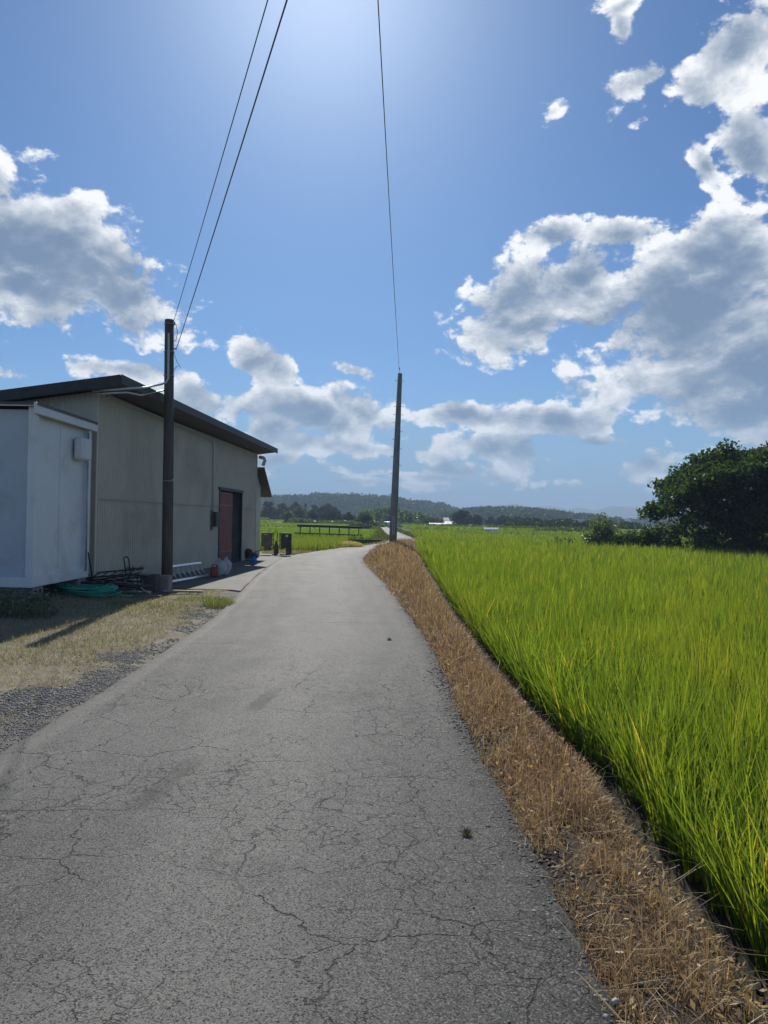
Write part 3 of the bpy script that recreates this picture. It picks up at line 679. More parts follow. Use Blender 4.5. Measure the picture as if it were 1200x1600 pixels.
# conduit and meter box
c = MB()
for dx in (0, .05): c.tube([(.05, .4, 4.13-dx), (.05, 4, 4.07-dx), (.05, 8.15+dx*1.6, 4.02-dx), (.05, 8.30+dx*1.6, 3.92-dx), (.05, 8.32+dx*1.6, 3.6), (.05, 8.32+dx*1.6, 1.7)], .017, 8)
c.build('conduit', pipe_m, shed, True)
c = MB(); c.box((.10, 8.50, 1.53), (.16, .42, .46), bev=.02); mb = c.build('meter_box', dark_m, shed)
c = MB(); c.box((.055, 8.25, 1.5), (.03, .10, .62)); c.build('mounting_board', surf('board_wood', (.12, .09, .06), (.2, .15, .1), 8), mb)

# ------------------------------------------------------------------ white container
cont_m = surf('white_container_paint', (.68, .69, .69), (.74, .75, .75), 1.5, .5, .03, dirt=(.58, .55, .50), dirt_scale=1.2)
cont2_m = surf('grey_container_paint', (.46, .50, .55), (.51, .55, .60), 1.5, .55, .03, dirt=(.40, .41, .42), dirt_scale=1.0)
CX, CY0, CY1, CZ0, CZ1 = -5.86, 12.62, 15.0, .36, 3.40
cont = empty('container', (CX, CY0, 0)); tag(cont, 'white storage container raised on blocks in front of the shed', 'container')
def ct(x, y, z): return (x-CX, y-CY0, z)
b = MB(); b.box(ct(CX-.10, (CY0+CY1)/2, (CZ0+CZ1)/2), (.06, CY1-CY0-.1, CZ1-CZ0-.1))
b.box(ct(CX-.064, 13.78, 1.9), (.012, .03, 2.75)); sp = b.build('side_panel', cont_m, cont)
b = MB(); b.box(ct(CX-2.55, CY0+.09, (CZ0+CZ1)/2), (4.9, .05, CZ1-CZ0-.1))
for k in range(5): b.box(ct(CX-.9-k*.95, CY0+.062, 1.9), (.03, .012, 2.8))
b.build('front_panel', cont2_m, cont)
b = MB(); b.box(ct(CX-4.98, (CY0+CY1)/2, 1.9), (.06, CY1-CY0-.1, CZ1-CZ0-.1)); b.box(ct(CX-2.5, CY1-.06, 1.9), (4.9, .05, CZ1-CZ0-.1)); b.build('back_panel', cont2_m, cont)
for (x_, y_) in ((CX-.05, CY0+.05), (CX-.05, CY1-.05), (CX-5.0, CY0+.05)): MB().box(ct(x_, y_, (CZ0+CZ1)/2), (.13, .13, CZ1-CZ0), bev=.012).build('corner_post', cont_m, cont)
b = MB(); b.box(ct(CX-.045, (CY0+CY1)/2, CZ0+.09), (.11, CY1-CY0-.13, .17), bev=.01); b.box(ct(CX-2.5, CY0+.045, CZ0+.08), (4.85, .10, .16), bev=.01); b.build('bottom_rail', cont_m, cont)
b = MB(); b.box(ct(CX-2.5, (CY0+CY1)/2, CZ1+.03), (5.2, CY1-CY0+.24, .05)); b.build('roof', roof_m, cont)
b = MB(); b.box(ct(CX+.06, (CY0+CY1)/2, CZ1-.04), (.05, CY1-CY0+.30, .19), bev=.01); b.box(ct(CX-2.5, CY0-.10, CZ1+.02), (5.1, .03, .06)); b.build('roof_trim', cont_m, cont)
b = MB(); b.box(ct(CX+.055, CY1-.50, 2.86), (.17, .46, .42), bev=.03)
for k in range(6): b.box(ct(CX+.145, CY1-.50, 2.72+k*.055), (.012, .36, .018))
b.build('vent_hood', cont_m, cont)
b = MB(); b.tube([ct(CX+.03, CY1-.17, .5), ct(CX+.03, CY1-.17, 3.2)], .018, 8); b.build('door_rod', steel_m, cont, True)
blk = surf('concrete_block', (.17, .165, .155), (.26, .25, .235), 5, .9, .3, dirt=(.10, .09, .08))
for k, (x, y, lab) in enumerate([(CX-.35, CY0+.25, 'grey concrete block under the near corner of the white container'), (CX-2.4, CY0+.25, 'grey concrete block under the middle of the container front'), (CX-.35, CY1-.25, 'grey concrete block under the container end by the shed')]):
    bb = MB().box((0, 0, .13), (.7 if k != 1 else .9, .4, .34), bev=.015).build('concrete_block', blk); bb.location = (x, y, .06); tag(bb, lab, 'block', 'blocks carrying the container')

# ------------------------------------------------------------------ poles and cables
wood_m = surf('weathered_pole_wood', (.075, .062, .050), (.13, .108, .088), 5, .8, .3, stretch=(6, 6, .5), dirt=(.14, .125, .11))
p1 = empty('utility_pole', (-4.91, 17.2, 0)); tag(p1, 'dark wooden utility pole in front of the shed', 'utility pole')
p1.rotation_euler = (0, R(-.6), 0)
MB().tube([(0, 0, -.3), (0, 0, 1.5), (.005, 0, 3.5), (0, 0, 6.08)], [.125, .120, .112, .105], 18).build('pole_shaft', wood_m, p1, True)
MB().tube([(.02, -.125, 5.75), (.02, -.12, 4.72), (-.03, -.14, 4.62), (-.12, -.2, 4.57), (-.22, -1.0, 4.36), (-.27, -1.95, 4.17), (-.45, -2.12, 4.12), (-.97, -2.0, 4.10)], .024, 8).build('conduit', pipe_m, p1, True)
# the second pipe and the brace run from the pole to the shed corner
MB().tube([(-.10, -.05, 4.46), (-.2, -.4, 4.36), (-.25, -1.2, 4.16), (-.28, -1.95, 4.09), (-.5, -2.12, 4.05), (-.97, -1.98, 4.04)], .020, 8).build('service_cable', pipe_m, p1, True)
MB().tube([(.11, .0, 3.9), (.115, 0, .3)], .014, 6).build('ground_wire', dark_m, p1, True)
for z in (5.98, 5.35, 4.8, 2.4): MB().tube([(.118*math.cos(a_), .118*math.sin(a_), z) for a_ in np.linspace(0, 6.28, 20)], .008, 5, cap=False).build('steel_band', steel_m, p1)
MB().tube([(.08, -.03, 6.05), (.17, -.05, 5.95), (.20, -.05, 5.75), (.16, -.05, 5.6), (.1, -.04, 5.58)], .007, 6).build('cable_loop', dark_m, p1, True)
MB().tube([(.10, -.03, 5.35), (.2, -.05, 5.1), (.28, -.05, 4.98), (.2, -.05, 5.02), (.1, -.04, 4.9)], .006, 6).build('cable_tail', dark_m, p1, True)
MB().box((.10, -.02, 6.0), (.07, .05, .07)).build('cable_clamp', steel_m, p1); MB().tube([(.09, -.02, 5.42), (.16, -.03, 5.42)], .018, 8).build('cable_clamp', steel_m, p1); MB().box((.12, -.03, 2.42), (.04, .03, .06)).build('cable_clamp', steel_m, p1)
cable_m = surf('black_cable', (.03, .03, .035), (.045, .045, .05), 5, .6, .0)
def cable(name, a, b, sag, r, lab):
    pts = []
    for i in range(41):
        t_ = i/40; p = Vector(a).lerp(Vector(b), t_); p.z -= sag*4*t_*(1-t_); pts.append(p)
    o = MB().tube(pts, r, 6).build(name, cable_m, None, True); tag(o, lab, 'cable'); return o
top1 = Vector((-4.86, 17.15, 6.05)); low1 = Vector((-4.80, 17.15, 5.38))
cable('overhead_cable', top1, (3.2, -5.2, 6.9), .12, .0058, 'upper thin black cable rising from the wooden pole top')
cable('overhead_cable', low1, (3.3, -5.2, 7.05), .16, .0075, 'thicker lower black cable fixed below the wooden pole top')
concp_m = surf('grey_pole_concrete', (.20, .19, .18), (.29, .28, .265), 6, .8, .15, dirt=(.14, .12, .11), stretch=(3, 3, .6))
p2 = empty('utility_pole', (.50, 41, .18)); p2.rotation_euler = (0, R(1.45), 0); tag(p2, 'tall grey tapering utility pole on the brown verge at the bend', 'utility pole')
MB().tube([(0, 0, -.4), (0, 0, 3), (0, 0, 9.4)], [.215, .195, .125], 20).build('pole_shaft', concp_m, p2, True)
pv = surf('pale_guard', (.45, .45, .46), (.6, .6, .6), 5, .5, .05)
MB().box((-.05, -.20, 1.15), (.03, .03, 1.0)).box((.05, -.20, 1.15), (.03, .03, 1.0)).build('pole_marker', pv, p2)
zz = [9.0, 7.6, 7.15, 6.7, 6.25, 5.8, 5.3, 4.85, 4.4, 3.95]
for i, z in enumerate(zz):
    rr = .215-.0095*z
    for sd in ((-1, 1) if i < 3 else ((-1,) if i % 2 else (1,))): MB().tube([(sd*rr*.8, -.03, z), (sd*(rr+.13), -.03, z)], .013, 6).build('step_bolt', steel_m, p2)
MB().tube([(-.02, 0, 9.4), (-.04, -.05, 9.62)], .01, 6).box((-.04, -.05, 9.66), (.06, .06, .09), bev=.01).build('insulator', dark_m, p2)
cable('overhead_cable', (.68, 40.9, 9.86), (-.95, -14, 9.3), .50, .009, 'single black cable running overhead from the grey pole')

# ------------------------------------------------------------------ things along the shed wall
alu = surf('aluminium', (.55, .56, .57), (.66, .67, .68), 12, .35, .04, metallic=.75)
lad = empty('ladder', (-5.02, 17.75, .02), math.atan2(-.17, 1)); tag(lad, 'silver aluminium ladder lying on its side against the shed wall', 'ladder')
for k, (x, z) in enumerate(((0, .035), (-.20, .36))): MB().box((x, 1.15, z), (.028, 2.3, .06), (0, R(-30), 0), bev=.004).build('side_rail', alu, lad)
for k in range(8): MB().tube([(0, .15+k*.285, .05), (-.20, .15+k*.285, .35)], .013, 8).build('rung', alu, lad, True)
def film_mat(name, colr, tr):
    m, nt = new_mat(name); d_ = nt.node('ShaderNodeBsdfPrincipled', {'Base Color': colr+(1,), 'Roughness': .25, 'Specular IOR Level': .6})
    tp = nt.node('ShaderNodeBsdfTransparent'); tl = nt.node('ShaderNodeBsdfTranslucent', {'Color': colr+(1,)})
    a_ = nt.node('ShaderNodeMixShader', {0: .45, 1: d_.outputs[0], 2: tl.outputs[0]}); a2 = nt.node('ShaderNodeMixShader', {0: tr, 1: a_.outputs[0], 2: tp.outputs[0]})
    out(nt, a2.outputs[0]); return m
def bag(name, loc, rx, ry_, h, mat, lab, seed, knot=True):
    bm = bmesh.new(); bmesh.ops.create_uvsphere(bm, u_segments=36, v_segments=26, radius=1.0)
    for v in bm.verts:
        x, y, z = v.co; a_ = math.atan2(y, x); rad = math.hypot(x, y); zz_ = (z+1)/2
        prof = (1-.72*max(0, zz_-.55)/.45) if zz_ > .55 else 1
        n_ = float(fbm(a_*2.1, z*1.7, 1.3, seed, 4))
        k_ = rad*prof*(1+.30*n_); k_ = k_*(.85+.15*math.sin(a_*7+z*5+seed))
        v.co = (math.cos(a_)*k_*rx, math.sin(a_)*k_*ry_, max(.0, zz_)*h*(1+.14*n_))
    me = bpy.data.meshes.new(name); bm.to_mesh(me); bm.free(); me.materials.append(mat); me.polygons.foreach_set('use_smooth', np.ones(len(me.polygons), bool))
    o = bpy.data.objects.new(name, me); C.objects.link(o); o.location = loc; tag(o, lab, 'bag'); return o
clear_m = film_mat('clear_plastic', (.72, .75, .78), .35); blue_m = film_mat('blue_plastic', (.05, .30, .70), .05)
bag('plastic_bag', (-4.42, 20.35, .02), .22, .20, .46, clear_m, 'clear crumpled plastic bag standing behind the red can', 3)
bag('plastic_bag', (-4.30, 20.75, .02), .16, .16, .50, clear_m, 'pale plastic bag with a peaked top right of the red can', 8)
bag('plastic_bag', (-4.40, 25.7, .02), .13, .13, .27, blue_m, 'small bright blue plastic bag at the far shed corner', 5)
redc = surf('red_plastic', (.30, .03, .03), (.38, .05, .045), 6, .4, .03)
fc = empty('fuel_can', (-4.45, 19.95, .015), .4); tag(fc, 'red plastic fuel can in front of the clear bags', 'fuel can')
MB().box((0, 0, .14), (.20, .14, .26), bev=.03).build('can_body', redc, fc)
MB().tube([(-.06, 0, .27), (-.06, 0, .32), (.05, 0, .33), (.06, 0, .27)], .014, 8).build('handle', redc, fc, True)
MB().tube([(.07, 0, .26), (.07, 0, .31)], .022, 10).build('cap', dark_m, fc, True)
# small engine in the corner by the lean-to
eng = empty('engine', (-4.92, 28.3, .02), .3); tag(eng, 'small black engine on the ground behind the blue bag', 'engine')
MB().box((0, 0, .16), (.42, .34, .22), bev=.04).build('engine_block', dark_m, eng)
MB().tube([(-.12, -.2, .30), (-.12, .16, .30)], .12, 16).build('fuel_tank', dark_m, eng, True)
MB().tube([(.16, -.20, .26), (.16, -.15, .26)], .10, 16).build('flywheel', steel_m, eng, True)
MB().tube([(.1, .1, .2), (.3, -.1, .35), (.42, -.2, .5)], .014, 8).build('handle', steel_m, eng, True)
# low concrete trough and post before the pole
tr = empty('concrete_trough', (-4.95, 15.95, 0), -.14); tag(tr, 'low dark concrete trough with a pale board on top', 'trough')
MB().box((-.12, .05, .19), (.62, .26, .36), bev=.012).build('trough_body', surf('dark_concrete', (.07, .07, .07), (.12, .115, .11), 5, .9, .3), tr)
MB().box((-.17, .03, .385), (.52, .30, .025), bev=.004).build('board', surf('pale_board', (.33, .31, .27), (.42, .39, .34), 9, .8, .2, stretch=(1, 6, 6)), tr)
ps = MB().box((0, 0, .19), (.19, .20, .38), bev=.012).build('concrete_post', blk); ps.location = (-4.52, 15.78, -.01); ps.rotation_euler = (0, 0, -.1); tag(ps, 'short square concrete post at the foot of the wooden pole', 'concrete post')
woodp = surf('old_plank', (.34, .29, .22), (.46, .40, .31), 7, .85, .25, stretch=(1, 8, 8))
def plank(loc, size, rzz, lab, m=woodp, rx=0.0):
    o = MB().box((0, 0, 0), size, bev=.004).build('plank', m); o.location = loc; o.rotation_euler = (rx, 0, rzz); tag(o, lab, 'plank', 'loose boards before the shed'); return o
plank((-4.12, 15.62, .055), (.82, .10, .04), -.12, 'long pale plank lying right of the concrete post')
plank((-5.05, 14.95, .11), (.62, .09, .025), -.35, 'short plank lying just right of the green hose')
plank((-4.92, 15.25, .07), (.50, .12, .02), .25, 'grey board fragment beside the short plank')
plank((-4.6, 14.75, .04), (.55, .06, .02), .1, 'thin dark lath on the dry grass', surf('dark_lath', (.16, .14, .11), (.22, .19, .16), 7))
# planter tray
ty = empty('planter_tray', (-6.0+.16, 18.55, .0)); ty.location = (-5.50, 16.75, .0); tag(ty, 'pale tray of small seedlings behind the concrete trough', 'planter')
MB().box((0, 0, .36), (.42, .22, .12), bev=.01).box((0, 0, .15), (.34, .18, .30)).build('tray', surf('tray_white', (.38, .39, .40), (.46, .47, .47), 6, .6, .1), ty)
n = 90; V, F = blades(np.column_stack([U(-.19, .19, n), U(-.09, .09, n), np.full(n, .41)]), U(.03, .12, n), U(.01, .022, n), np.abs(rs.normal(.5, .3, n)), rs.normal(.6, .5, n), U(0, 6.28, n), 3)
raw('seedling', V, F, WEED, ty)
# green hose
hose_m = surf('green_rubber_hose', (.012, .24, .16), (.02, .32, .22), 8, .4, .04)
pts = []; rr_ = random.Random(5)
cx_, cy_ = -5.62, 14.35
for i in range(520):
    t_ = i/40*2*math.pi*.98; k_ = .80+.18*math.sin(i*.043)+.10*math.sin(i*.017+1)
    pts.append((cx_ + .10*math.sin(i*.021) + .52*k_*math.cos(t_), cy_ + .08*math.sin(i*.03+2) + .46*k_*math.sin(t_), .13 + .125*(i/520) + .022*math.sin(i*.31)+.015*math.sin(i*.11)))
for i in range(26): pts.append((cx_+.45+i*.022, cy_-.35+.15*math.sin(i*.25), .20-.0035*i))
hs = MB().tube(pts, .0165, 8).build('hose', hose_m, None, True); tag(hs, 'coiled green garden hose on the ground beside the white container', 'hose')
ph = MB().tube([(-4.98, 15.42, .34), (-4.95, 15.35, .22), (-4.86, 15.25, .13), (-4.74, 15.1, .09), (-4.62, 15.02, .07)], .02, 8).build('pale_hose', surf('pale_green_hose', (.36, .45, .34), (.45, .52, .42), 6, .5), None, True); tag(ph, 'short pale green piece of hose hanging over the boards', 'hose')
can = MB().tube([(0, 0, 0), (0, 0, .02), (0, 0, .22), (0, 0, .25), (0, 0, .30)], [.075, .085, .085, .04, .035], 16).build('plastic_jug', surf('jug', (.40, .42, .42), (.48, .5, .5), 6, .5), None, True); can.location = (-5.12, 15.45, .08); tag(can, 'small whitish plastic jug left of the concrete trough', 'jug')
# rusty black frames thrown on a heap
blackm = surf('black_painted_steel', (.018, .018, .02), (.04, .037, .036), 14, .5, .1, dirt=(.10, .06, .04), dirt_scale=6)
def frame(loc, rot, lw, lh, bars, lab, loop=None):
    e_ = empty('steel_frame', loc); e_.rotation_euler = rot; tag(e_, lab, 'steel frame', 'black frames heaped beside the container')
    m_ = MB(); m_.tube([(-lw/2, -lh/2, 0), (lw/2, -lh/2, 0), (lw/2, lh/2, 0), (-lw/2, lh/2, 0), (-lw/2, -lh/2, 0)], .017, 8); m_.build('frame_tube', blackm, e_, True)
    for k in range(bars):
        x = -lw/2 + lw*(k+1)/(bars+1); MB().box((x, 0, .004), (.035, lh-.03, .012)).build('cross_bar', blackm, e_)
    if loop:
        lx, lh2, ww = loop; MB().tube([(lx, -lh/2, 0), (lx-.03, -lh/2, lh2*.9), (lx-.03, -lh/2+.01, lh2), (lx+ww-.03, -lh/2, lh2+.01), (lx+ww, -lh/2, lh2*.88), (lx+ww+.02, -lh/2, 0)], .014, 8).build('loop_handle', blackm, e_, True)
frame((-5.45, 15.35, .42), (.10, -.10, .10), 1.05, .60, 5, 'topmost black steel frame of the heap with the tall loop', (-.48, .55, .10))
frame((-5.28, 15.15, .34), (-.12, -.16, -.15), 1.0, .55, 4, 'black steel frame of the heap with the short loop', (.30, .36, .07))
frame((-5.35, 15.0, .27), (.06, .05, .22), 1.1, .5, 5, 'middle flat black steel frame without a loop in the heap')
frame((-5.2, 15.2, .21), (-.05, .02, -.3), .95, .6, 4, 'lowest flat black steel frame at the bottom of the heap')
frame((-5.5, 15.1, .16), (.0, .03, .05), 1.1, .5, 3, 'bent black steel frame lying on the ground under the heap')

# ------------------------------------------------------------------ farm implement at the roadside
imp = empty('farm_implement', (-4.62, 32.6, 0), .02); tag(imp, 'black folding paddy harrow parked on its stand beyond the shed', 'farm machine')
impm = surf('implement_paint', (.022, .022, .026), (.045, .045, .05), 6, .45, .08, dirt=(.09, .075, .06), dirt_scale=3)
for s2 in (-1, 1):
    pnl = MB().box((s2*.42, 0, .66), (.46, .16, .60), bev=.03); pnl.build('side_panel', impm, imp)
MB().box((.54, .0, .26), (.24, .14, .44), bev=.03).build('rear_leg', impm, imp)
MB().box((-.36, .0, .30), (.32, .12, .16), (0, .3, 0), bev=.03).build('lower_arm', impm, imp)
MB().box((.33, .0, .34), (.3, .10, .10), (0, -.35, 0), bev=.02).build('lower_arm', impm, imp)
fr = MB()
for x in (-.14, .03, .15): fr.tube([(x, 0, .25), (x, 0, 1.0)], .018, 8)
for z in (.45, .66, .92): fr.tube([(-.2, 0, z), (.2, 0, z)], .016, 8)
fr.build('hitch_frame', impm, imp, True)
MB().box((.0, 0, .24), (.20, .2, .36), bev=.03).build('gearbox', impm, imp)
MB().tube([(-.0, 0, .38), (.0, 0, .62)], [.09, .03], 10).build('drive_cone', impm, imp, True)
MB().box((.38, -.05, .035), (.45, .10, .05)).box((-.05, -.05, .035), (.25, .10, .05)).build('skid', impm, imp)
for x, hgt_ in ((-.36, .22), (-.28, .17), (-.08, .2), (-.02, .13)): MB().tube([(x, 0, .94), (x+.05, 0, .94+hgt_)], .01, 6).build('lever', impm, imp, True)
MB().box((.46, -.085, .84), (.10, .006, .10)).build('sticker', surf('sticker_white', (.5, .5, .5), (.56, .56, .56), 5), imp)
MB().box((-.46, -.085, .88), (.16, .006, .03)).build('sticker', surf('sticker_grey', (.3, .3, .3), (.36, .36, .36), 5), imp)

# ------------------------------------------------------------------ rack in the left field
rk = empty('low_rack', (-4.4, 62, 0), math.atan2(0, 1)); tag(rk, 'long low dark roofed rack on posts standing in the left rice field', 'rack')
rkm = surf('rack_dark', (.02, .03, .028), (.04, .05, .045), 5, .7, .1)
MB().box((0, 0, .98), (5.35, .55, .20), (0, R(1.0), 0), bev=.01).build('rack_roof', rkm, rk)
for k in range(7): MB().box((-2.45+k*.80, 0, .42), (.08, .08, 1.1)).build('post', rkm, rk)
MB().box((-.1, -.3, .36), (5.6, .08, .11), (0, R(1.0), 0)).build('lower_rail', rkm, rk)

# ------------------------------------------------------------------ left rice fields, ditch lip, straw mound
RICE2 = leafmat('left_rice_leaf', [(0, (.06, .11, .015)), (.5, (.12, .18, .024)), (.9, (.20, .24, .04)), (1, (.27, .25, .07))], trans=.5, gloss=.03, patch=(.16, .18, .05), patch_scale=.3, tmul=(1.7, 1.7, .7))
def box_field(x0f, x1f, y0, y1, dx, dy, nb, hm, wm, z0, sg=2):
    P = []
    for y in np.arange(y0, y1, dy):
        x = np.arange(x0f(y), x1f(y), dx); P.append(np.stack([x+U(-.1, .1, len(x)), y+U(-.12, .12, len(x))], 1))
    return clumps(np.concatenate(P), nb, hm, wm, 0, sg, z0=z0, rad=.1)
fl = box_field(lambda y: -.33*y-3, lambda y: np.interp(y, [35, 38, 41, 44, 57], [-5.0, -3.3, -2.7, -2.5, -2.4]), 36.3, 52, .30, .34, 22, .56, .022, -.12)
tag(raw('left_rice', *fl, RICE2), 'green rice block in the left field behind the farm machine', None, kind='stuff')
fl2 = box_field(lambda y: -.36*y-3, lambda y: -1.0+0*y, 59.6, 100, .55, .65, 15, .42, .06, -.05)
RICE3 = leafmat('light_rice_leaf', [(0, (.09, .15, .025)), (.6, (.13, .20, .03)), (1, (.19, .25, .045))], trans=.5, gloss=.03, tmul=(1.7, 1.7, .7))
tag(raw('far_left_rice', *fl2, RICE3), 'lighter green rice field around and behind the low rack', None, kind='stuff')
lip = MB().box((-2.0, 59.35, -.02), (5.2, .35, .14), bev=.02).build('kerb', conc); tag(lip, kind='structure'); lip.name = 'kerb'
bankm = surf('ditch_bank', (.035, .035, .025), (.065, .06, .04), 3, .9, .4, dirt=(.03, .05, .02))
bk = MB().box((-2.0, 59.10, -.45), (5.1, .10, .72)).build('ditch_wall', bankm); tag(bk, kind='structure')
# straw mound
bm = bmesh.new(); bmesh.ops.create_uvsphere(bm, u_segments=28, v_segments=14, radius=1)
for v in bm.verts:
    k = 1+.12*float(fbm(v.co.x*2, v.co.y*2+v.co.z, 1, 71)); v.co = (v.co.x*.85*k, v.co.y*1.5*k, max(v.co.z, -.1)*.36*k)
me = bpy.data.meshes.new('straw_mound'); bm.to_mesh(me); bm.free()
me.materials.append(surf('cut_straw', (.34, .28, .10), (.46, .38, .14), 6, .95, .6, dirt=(.20, .20, .06), dirt_scale=2)); me.polygons.foreach_set('use_smooth', np.ones(len(me.polygons), bool))
mo = bpy.data.objects.new('straw_mound', me); C.objects.link(mo); mo.location = (-2.0, 44.6, -.10); tag(mo, 'low heap of yellow cut straw beside the bend of the road', 'straw heap')
n = 5000; a = U(0, 6.28, n); r_ = np.sqrt(U(0, 1, n)); x = -2.0+.88*r_*np.cos(a); y = 44.6+1.55*r_*np.sin(a); z = -.12+.36*np.sqrt(1-r_**2*.98)
V, F = blades(np.column_stack([x, y, z]), U(.05, .16, n), U(.015, .03, n), U(.5, 1.5, n), U(-.2, .5, n), U(0, 6.28, n), 2)
ms = raw('straw', V, F, leafmat('straw_leaf', [(0, (.36, .29, .10)), (1, (.56, .46, .18))], .3, .02)); ms.parent = mo; ms.matrix_parent_inverse = Matrix.Translation(-mo.location)
# roadside grass left between road and left field
parts = []
for (y0, y1, n) in [(33.5, 37, 3500), (37, 47, 5000)]:
    y = U(y0, y1, n); x = xl(y)-.05-U(0, 1, n)**1.3*np.where(y < 37, 1.6, .9); 
    parts.append(blades(np.column_stack([x, y, H(x, y)]), U(.04, .16, n), U(.015, .03, n), np.abs(rs.normal(.6, .4, n)), U(0, .8, n), U(0, 6.28, n), 2))
y = U(46, 58, 3000); x = xl(y)-U(0, .8, 3000); parts.append(blades(np.column_stack([x, y, H(x, y)]), U(.05, .2, 3000), U(.02, .04, 3000), np.abs(rs.normal(.6, .4, 3000)), U(0, .8, 3000), U(0, 6.28, 3000), 2))
V, F = join(parts); tag(raw('roadside_grass', V, F, DRY), 'sparse yellowed grass at the outer edge of the bend', None, kind='stuff')

# grass verges of the far road
parts = []
for sd in (-1, 1):
    n = 9000; y = U(60, 200, n); e_ = xl(y) if sd < 0 else xr(y); x = e_+sd*U(0, 1.6, n); parts.append(blades(np.column_stack([x, y, np.maximum(H(x, np.minimum(y, 110)), -.3)]), U(.1, .4, n), U(.05, .12, n), np.abs(rs.normal(.4, .4, n)), U(0, .8, n), U(0, 6.28, n), 2))
V, F = join(parts); tag(raw('far_verge', V, F, leafmat('far_verge_grass', [(0, (.06, .075, .03)), (1, (.14, .15, .06))], .35, .02)), 'rough grass bordering the far stretch of the road', None, kind='stuff')

# ------------------------------------------------------------------ fields in the distance (terraced sheets)
def crop_mat(name, c1, c2, c3):
    m, nt = new_mat(name); co = nt.node('ShaderNodeVectorMath', {0: objco(nt), 1: (1, .25, 1)}, operation='MULTIPLY').outputs[0]
    n = nt.noise(co, .25, 5, .65); n2 = nt.noise(co, 3.5, 4, .7); c = nt.mix(nt.rng(n, .35, .65), c1, c2); c = nt.mix(nt.m('MULTIPLY', nt.rng(n2, .45, .7), .5), c, c3)
    b = nt.node('ShaderNodeBsdfPrincipled', {'Base Color': c, 'Roughness': .9, 'Specular IOR Level': .1, 'Normal': bump(nt, n2, 1, .3)}); out(nt, b.outputs[0]); return m
crop1 = crop_mat('far_rice', (.15, .21, .03), (.18, .24, .04), (.10, .15, .025)); crop2 = crop_mat('far_crop', (.07, .11, .025), (.10, .14, .03), (.05, .08, .02))
def slab(name, poly, z, depth, mat):
    """a field as a raised bed: bumpy top, real sides"""
    p0, p1, p2, p3 = [np.array(p, float) for p in poly]; n_, m_ = 40, 14; V = []
    for i in range(n_+1):
        for j in range(m_+1):
            a_ = i/n_; b_ = j/m_; q = (p0*(1-a_)+p1*a_)*(1-b_)+(p3*(1-a_)+p2*a_)*b_
            e_ = 0 if (i in (0, n_) or j in (0, m_)) else 1
            V.append((q[0], q[1], z + (.10*rs.uniform(-1, 1) if e_ else -depth)))
    V = np.array(V); I = np.arange(n_)[:, None]*(m_+1)+np.arange(m_)[None]; F = np.stack([I, I+m_+1, I+m_+2, I+1], 2).reshape(-1, 4)
    tag(raw(name, V, F, mat), kind='structure')
slab('field', [(-90, 104), (-6, 104), (-8, 150), (-90, 150)], .40, .8, crop1)
slab('field', [(-110, 152), (-24, 152), (-26, 190), (-110, 190)], .95, 1.3, crop2)
slab('field', [(-120, 192), (-34, 192), (-36, 232), (-120, 232)], 1.45, 1.9, crop1)
slab('field', [(4, 88), (60, 74), (60, 112), (4, 112)], .12, .5, crop2)
slab('field', [(4, 122), (90, 122), (90, 200), (4, 200)], .35, .7, crop2)

CROP = leafmat('distant_rice_leaf', [(0, (.10, .15, .025)), (.6, (.15, .20, .03)), (1, (.21, .25, .05))], trans=.5, gloss=.02, patch=(.12, .14, .045), patch_scale=.06)
parts = []
for (x0, x1, y0, y1, z_, h_, w_) in [(-75, -7, 104.5, 150, .36, .35, .20), (-95, -25, 152.5, 190, .85, .35, .3), (-105, -35, 192.5, 232, 1.35, .35, .36), (4.2, 58, 88.5, 112, .0, .45, .16), (5, 56, 32, 88.5, -.2, .5, .12), (4.2, 85, 122.5, 200, .25, .4, .25)]:
    n = int((x1-x0)*(y1-y0)*11); x = U(x0, x1, n); y = U(y0, y1, n); k = (x > -y*.55) & (x < y*.55) & ((x < 0) | (y > field_end(x)+.3)); x, y = x[k], y[k]; n = len(x)
    parts.append(blades(np.column_stack([x, y, np.full(n, z_)]), h_*U(.6, 1.2, n), w_*U(.5, 1.3, n), np.abs(rs.normal(.2, .15, n)), U(0, .6, n), U(0, 6.28, n), 2, tw=U(-1, 1, n)))
V, F = join(parts); print('crop', len(F)); tag(raw('distant_crops', V, F, CROP), 'green rice covering the far terraced fields', None, kind='stuff')

# ------------------------------------------------------------------ trees
TREE = leafmat('tree_leaf', [(0, (.024, .040, .021)), (.5, (.042, .065, .030)), (.9, (.070, .10, .042)), (1, (.12, .155, .06))], trans=.38, gloss=.015, tmul=(1.5, 1.8, .6))
BARK = surf('tree_bark', (.05, .042, .034), (.09, .078, .065), 6, .9, .5, stretch=(4, 4, .7))
def lobes_to_leaves(lobes, per, size, aspect=1.5, fill=.35, squash=.75, rnd=None):
    rnd = rnd or rs; out_ = []
    for (c, r_) in lobes:
        n = int(per*r_*r_); d = rnd.normal(size=(n, 3)); d /= np.linalg.norm(d, axis=1)[:, None]
        rad = r_*(1-np.abs(rnd.normal(0, .16, n)) - (rnd.uniform(0, 1, n) < fill)*rnd.uniform(0, .6, n))
        # twig clusters make the outline uneven
        q = np.floor((d+1)*3.2); hsh = np.sin(q @ np.array([12.9, 78.2, 37.7]) + c[0]*3)*43758.5; hsh = hsh-np.floor(hsh)
        rad *= .62+.78*hsh; keep = hsh > .26
        P = np.array(c) + d*rad[:, None]*np.array([1, 1, squash]); out_.append(P[keep])
    P = np.concatenate(out_); return cards(P, size*rnd.uniform(.6, 1.35, len(P)), aspect, rnd=rnd)
bt = empty('broadleaf_tree', (21.7, 41.2, -.1)); tag(bt, 'large spreading dark green tree at the right edge of the rice field', 'tree')
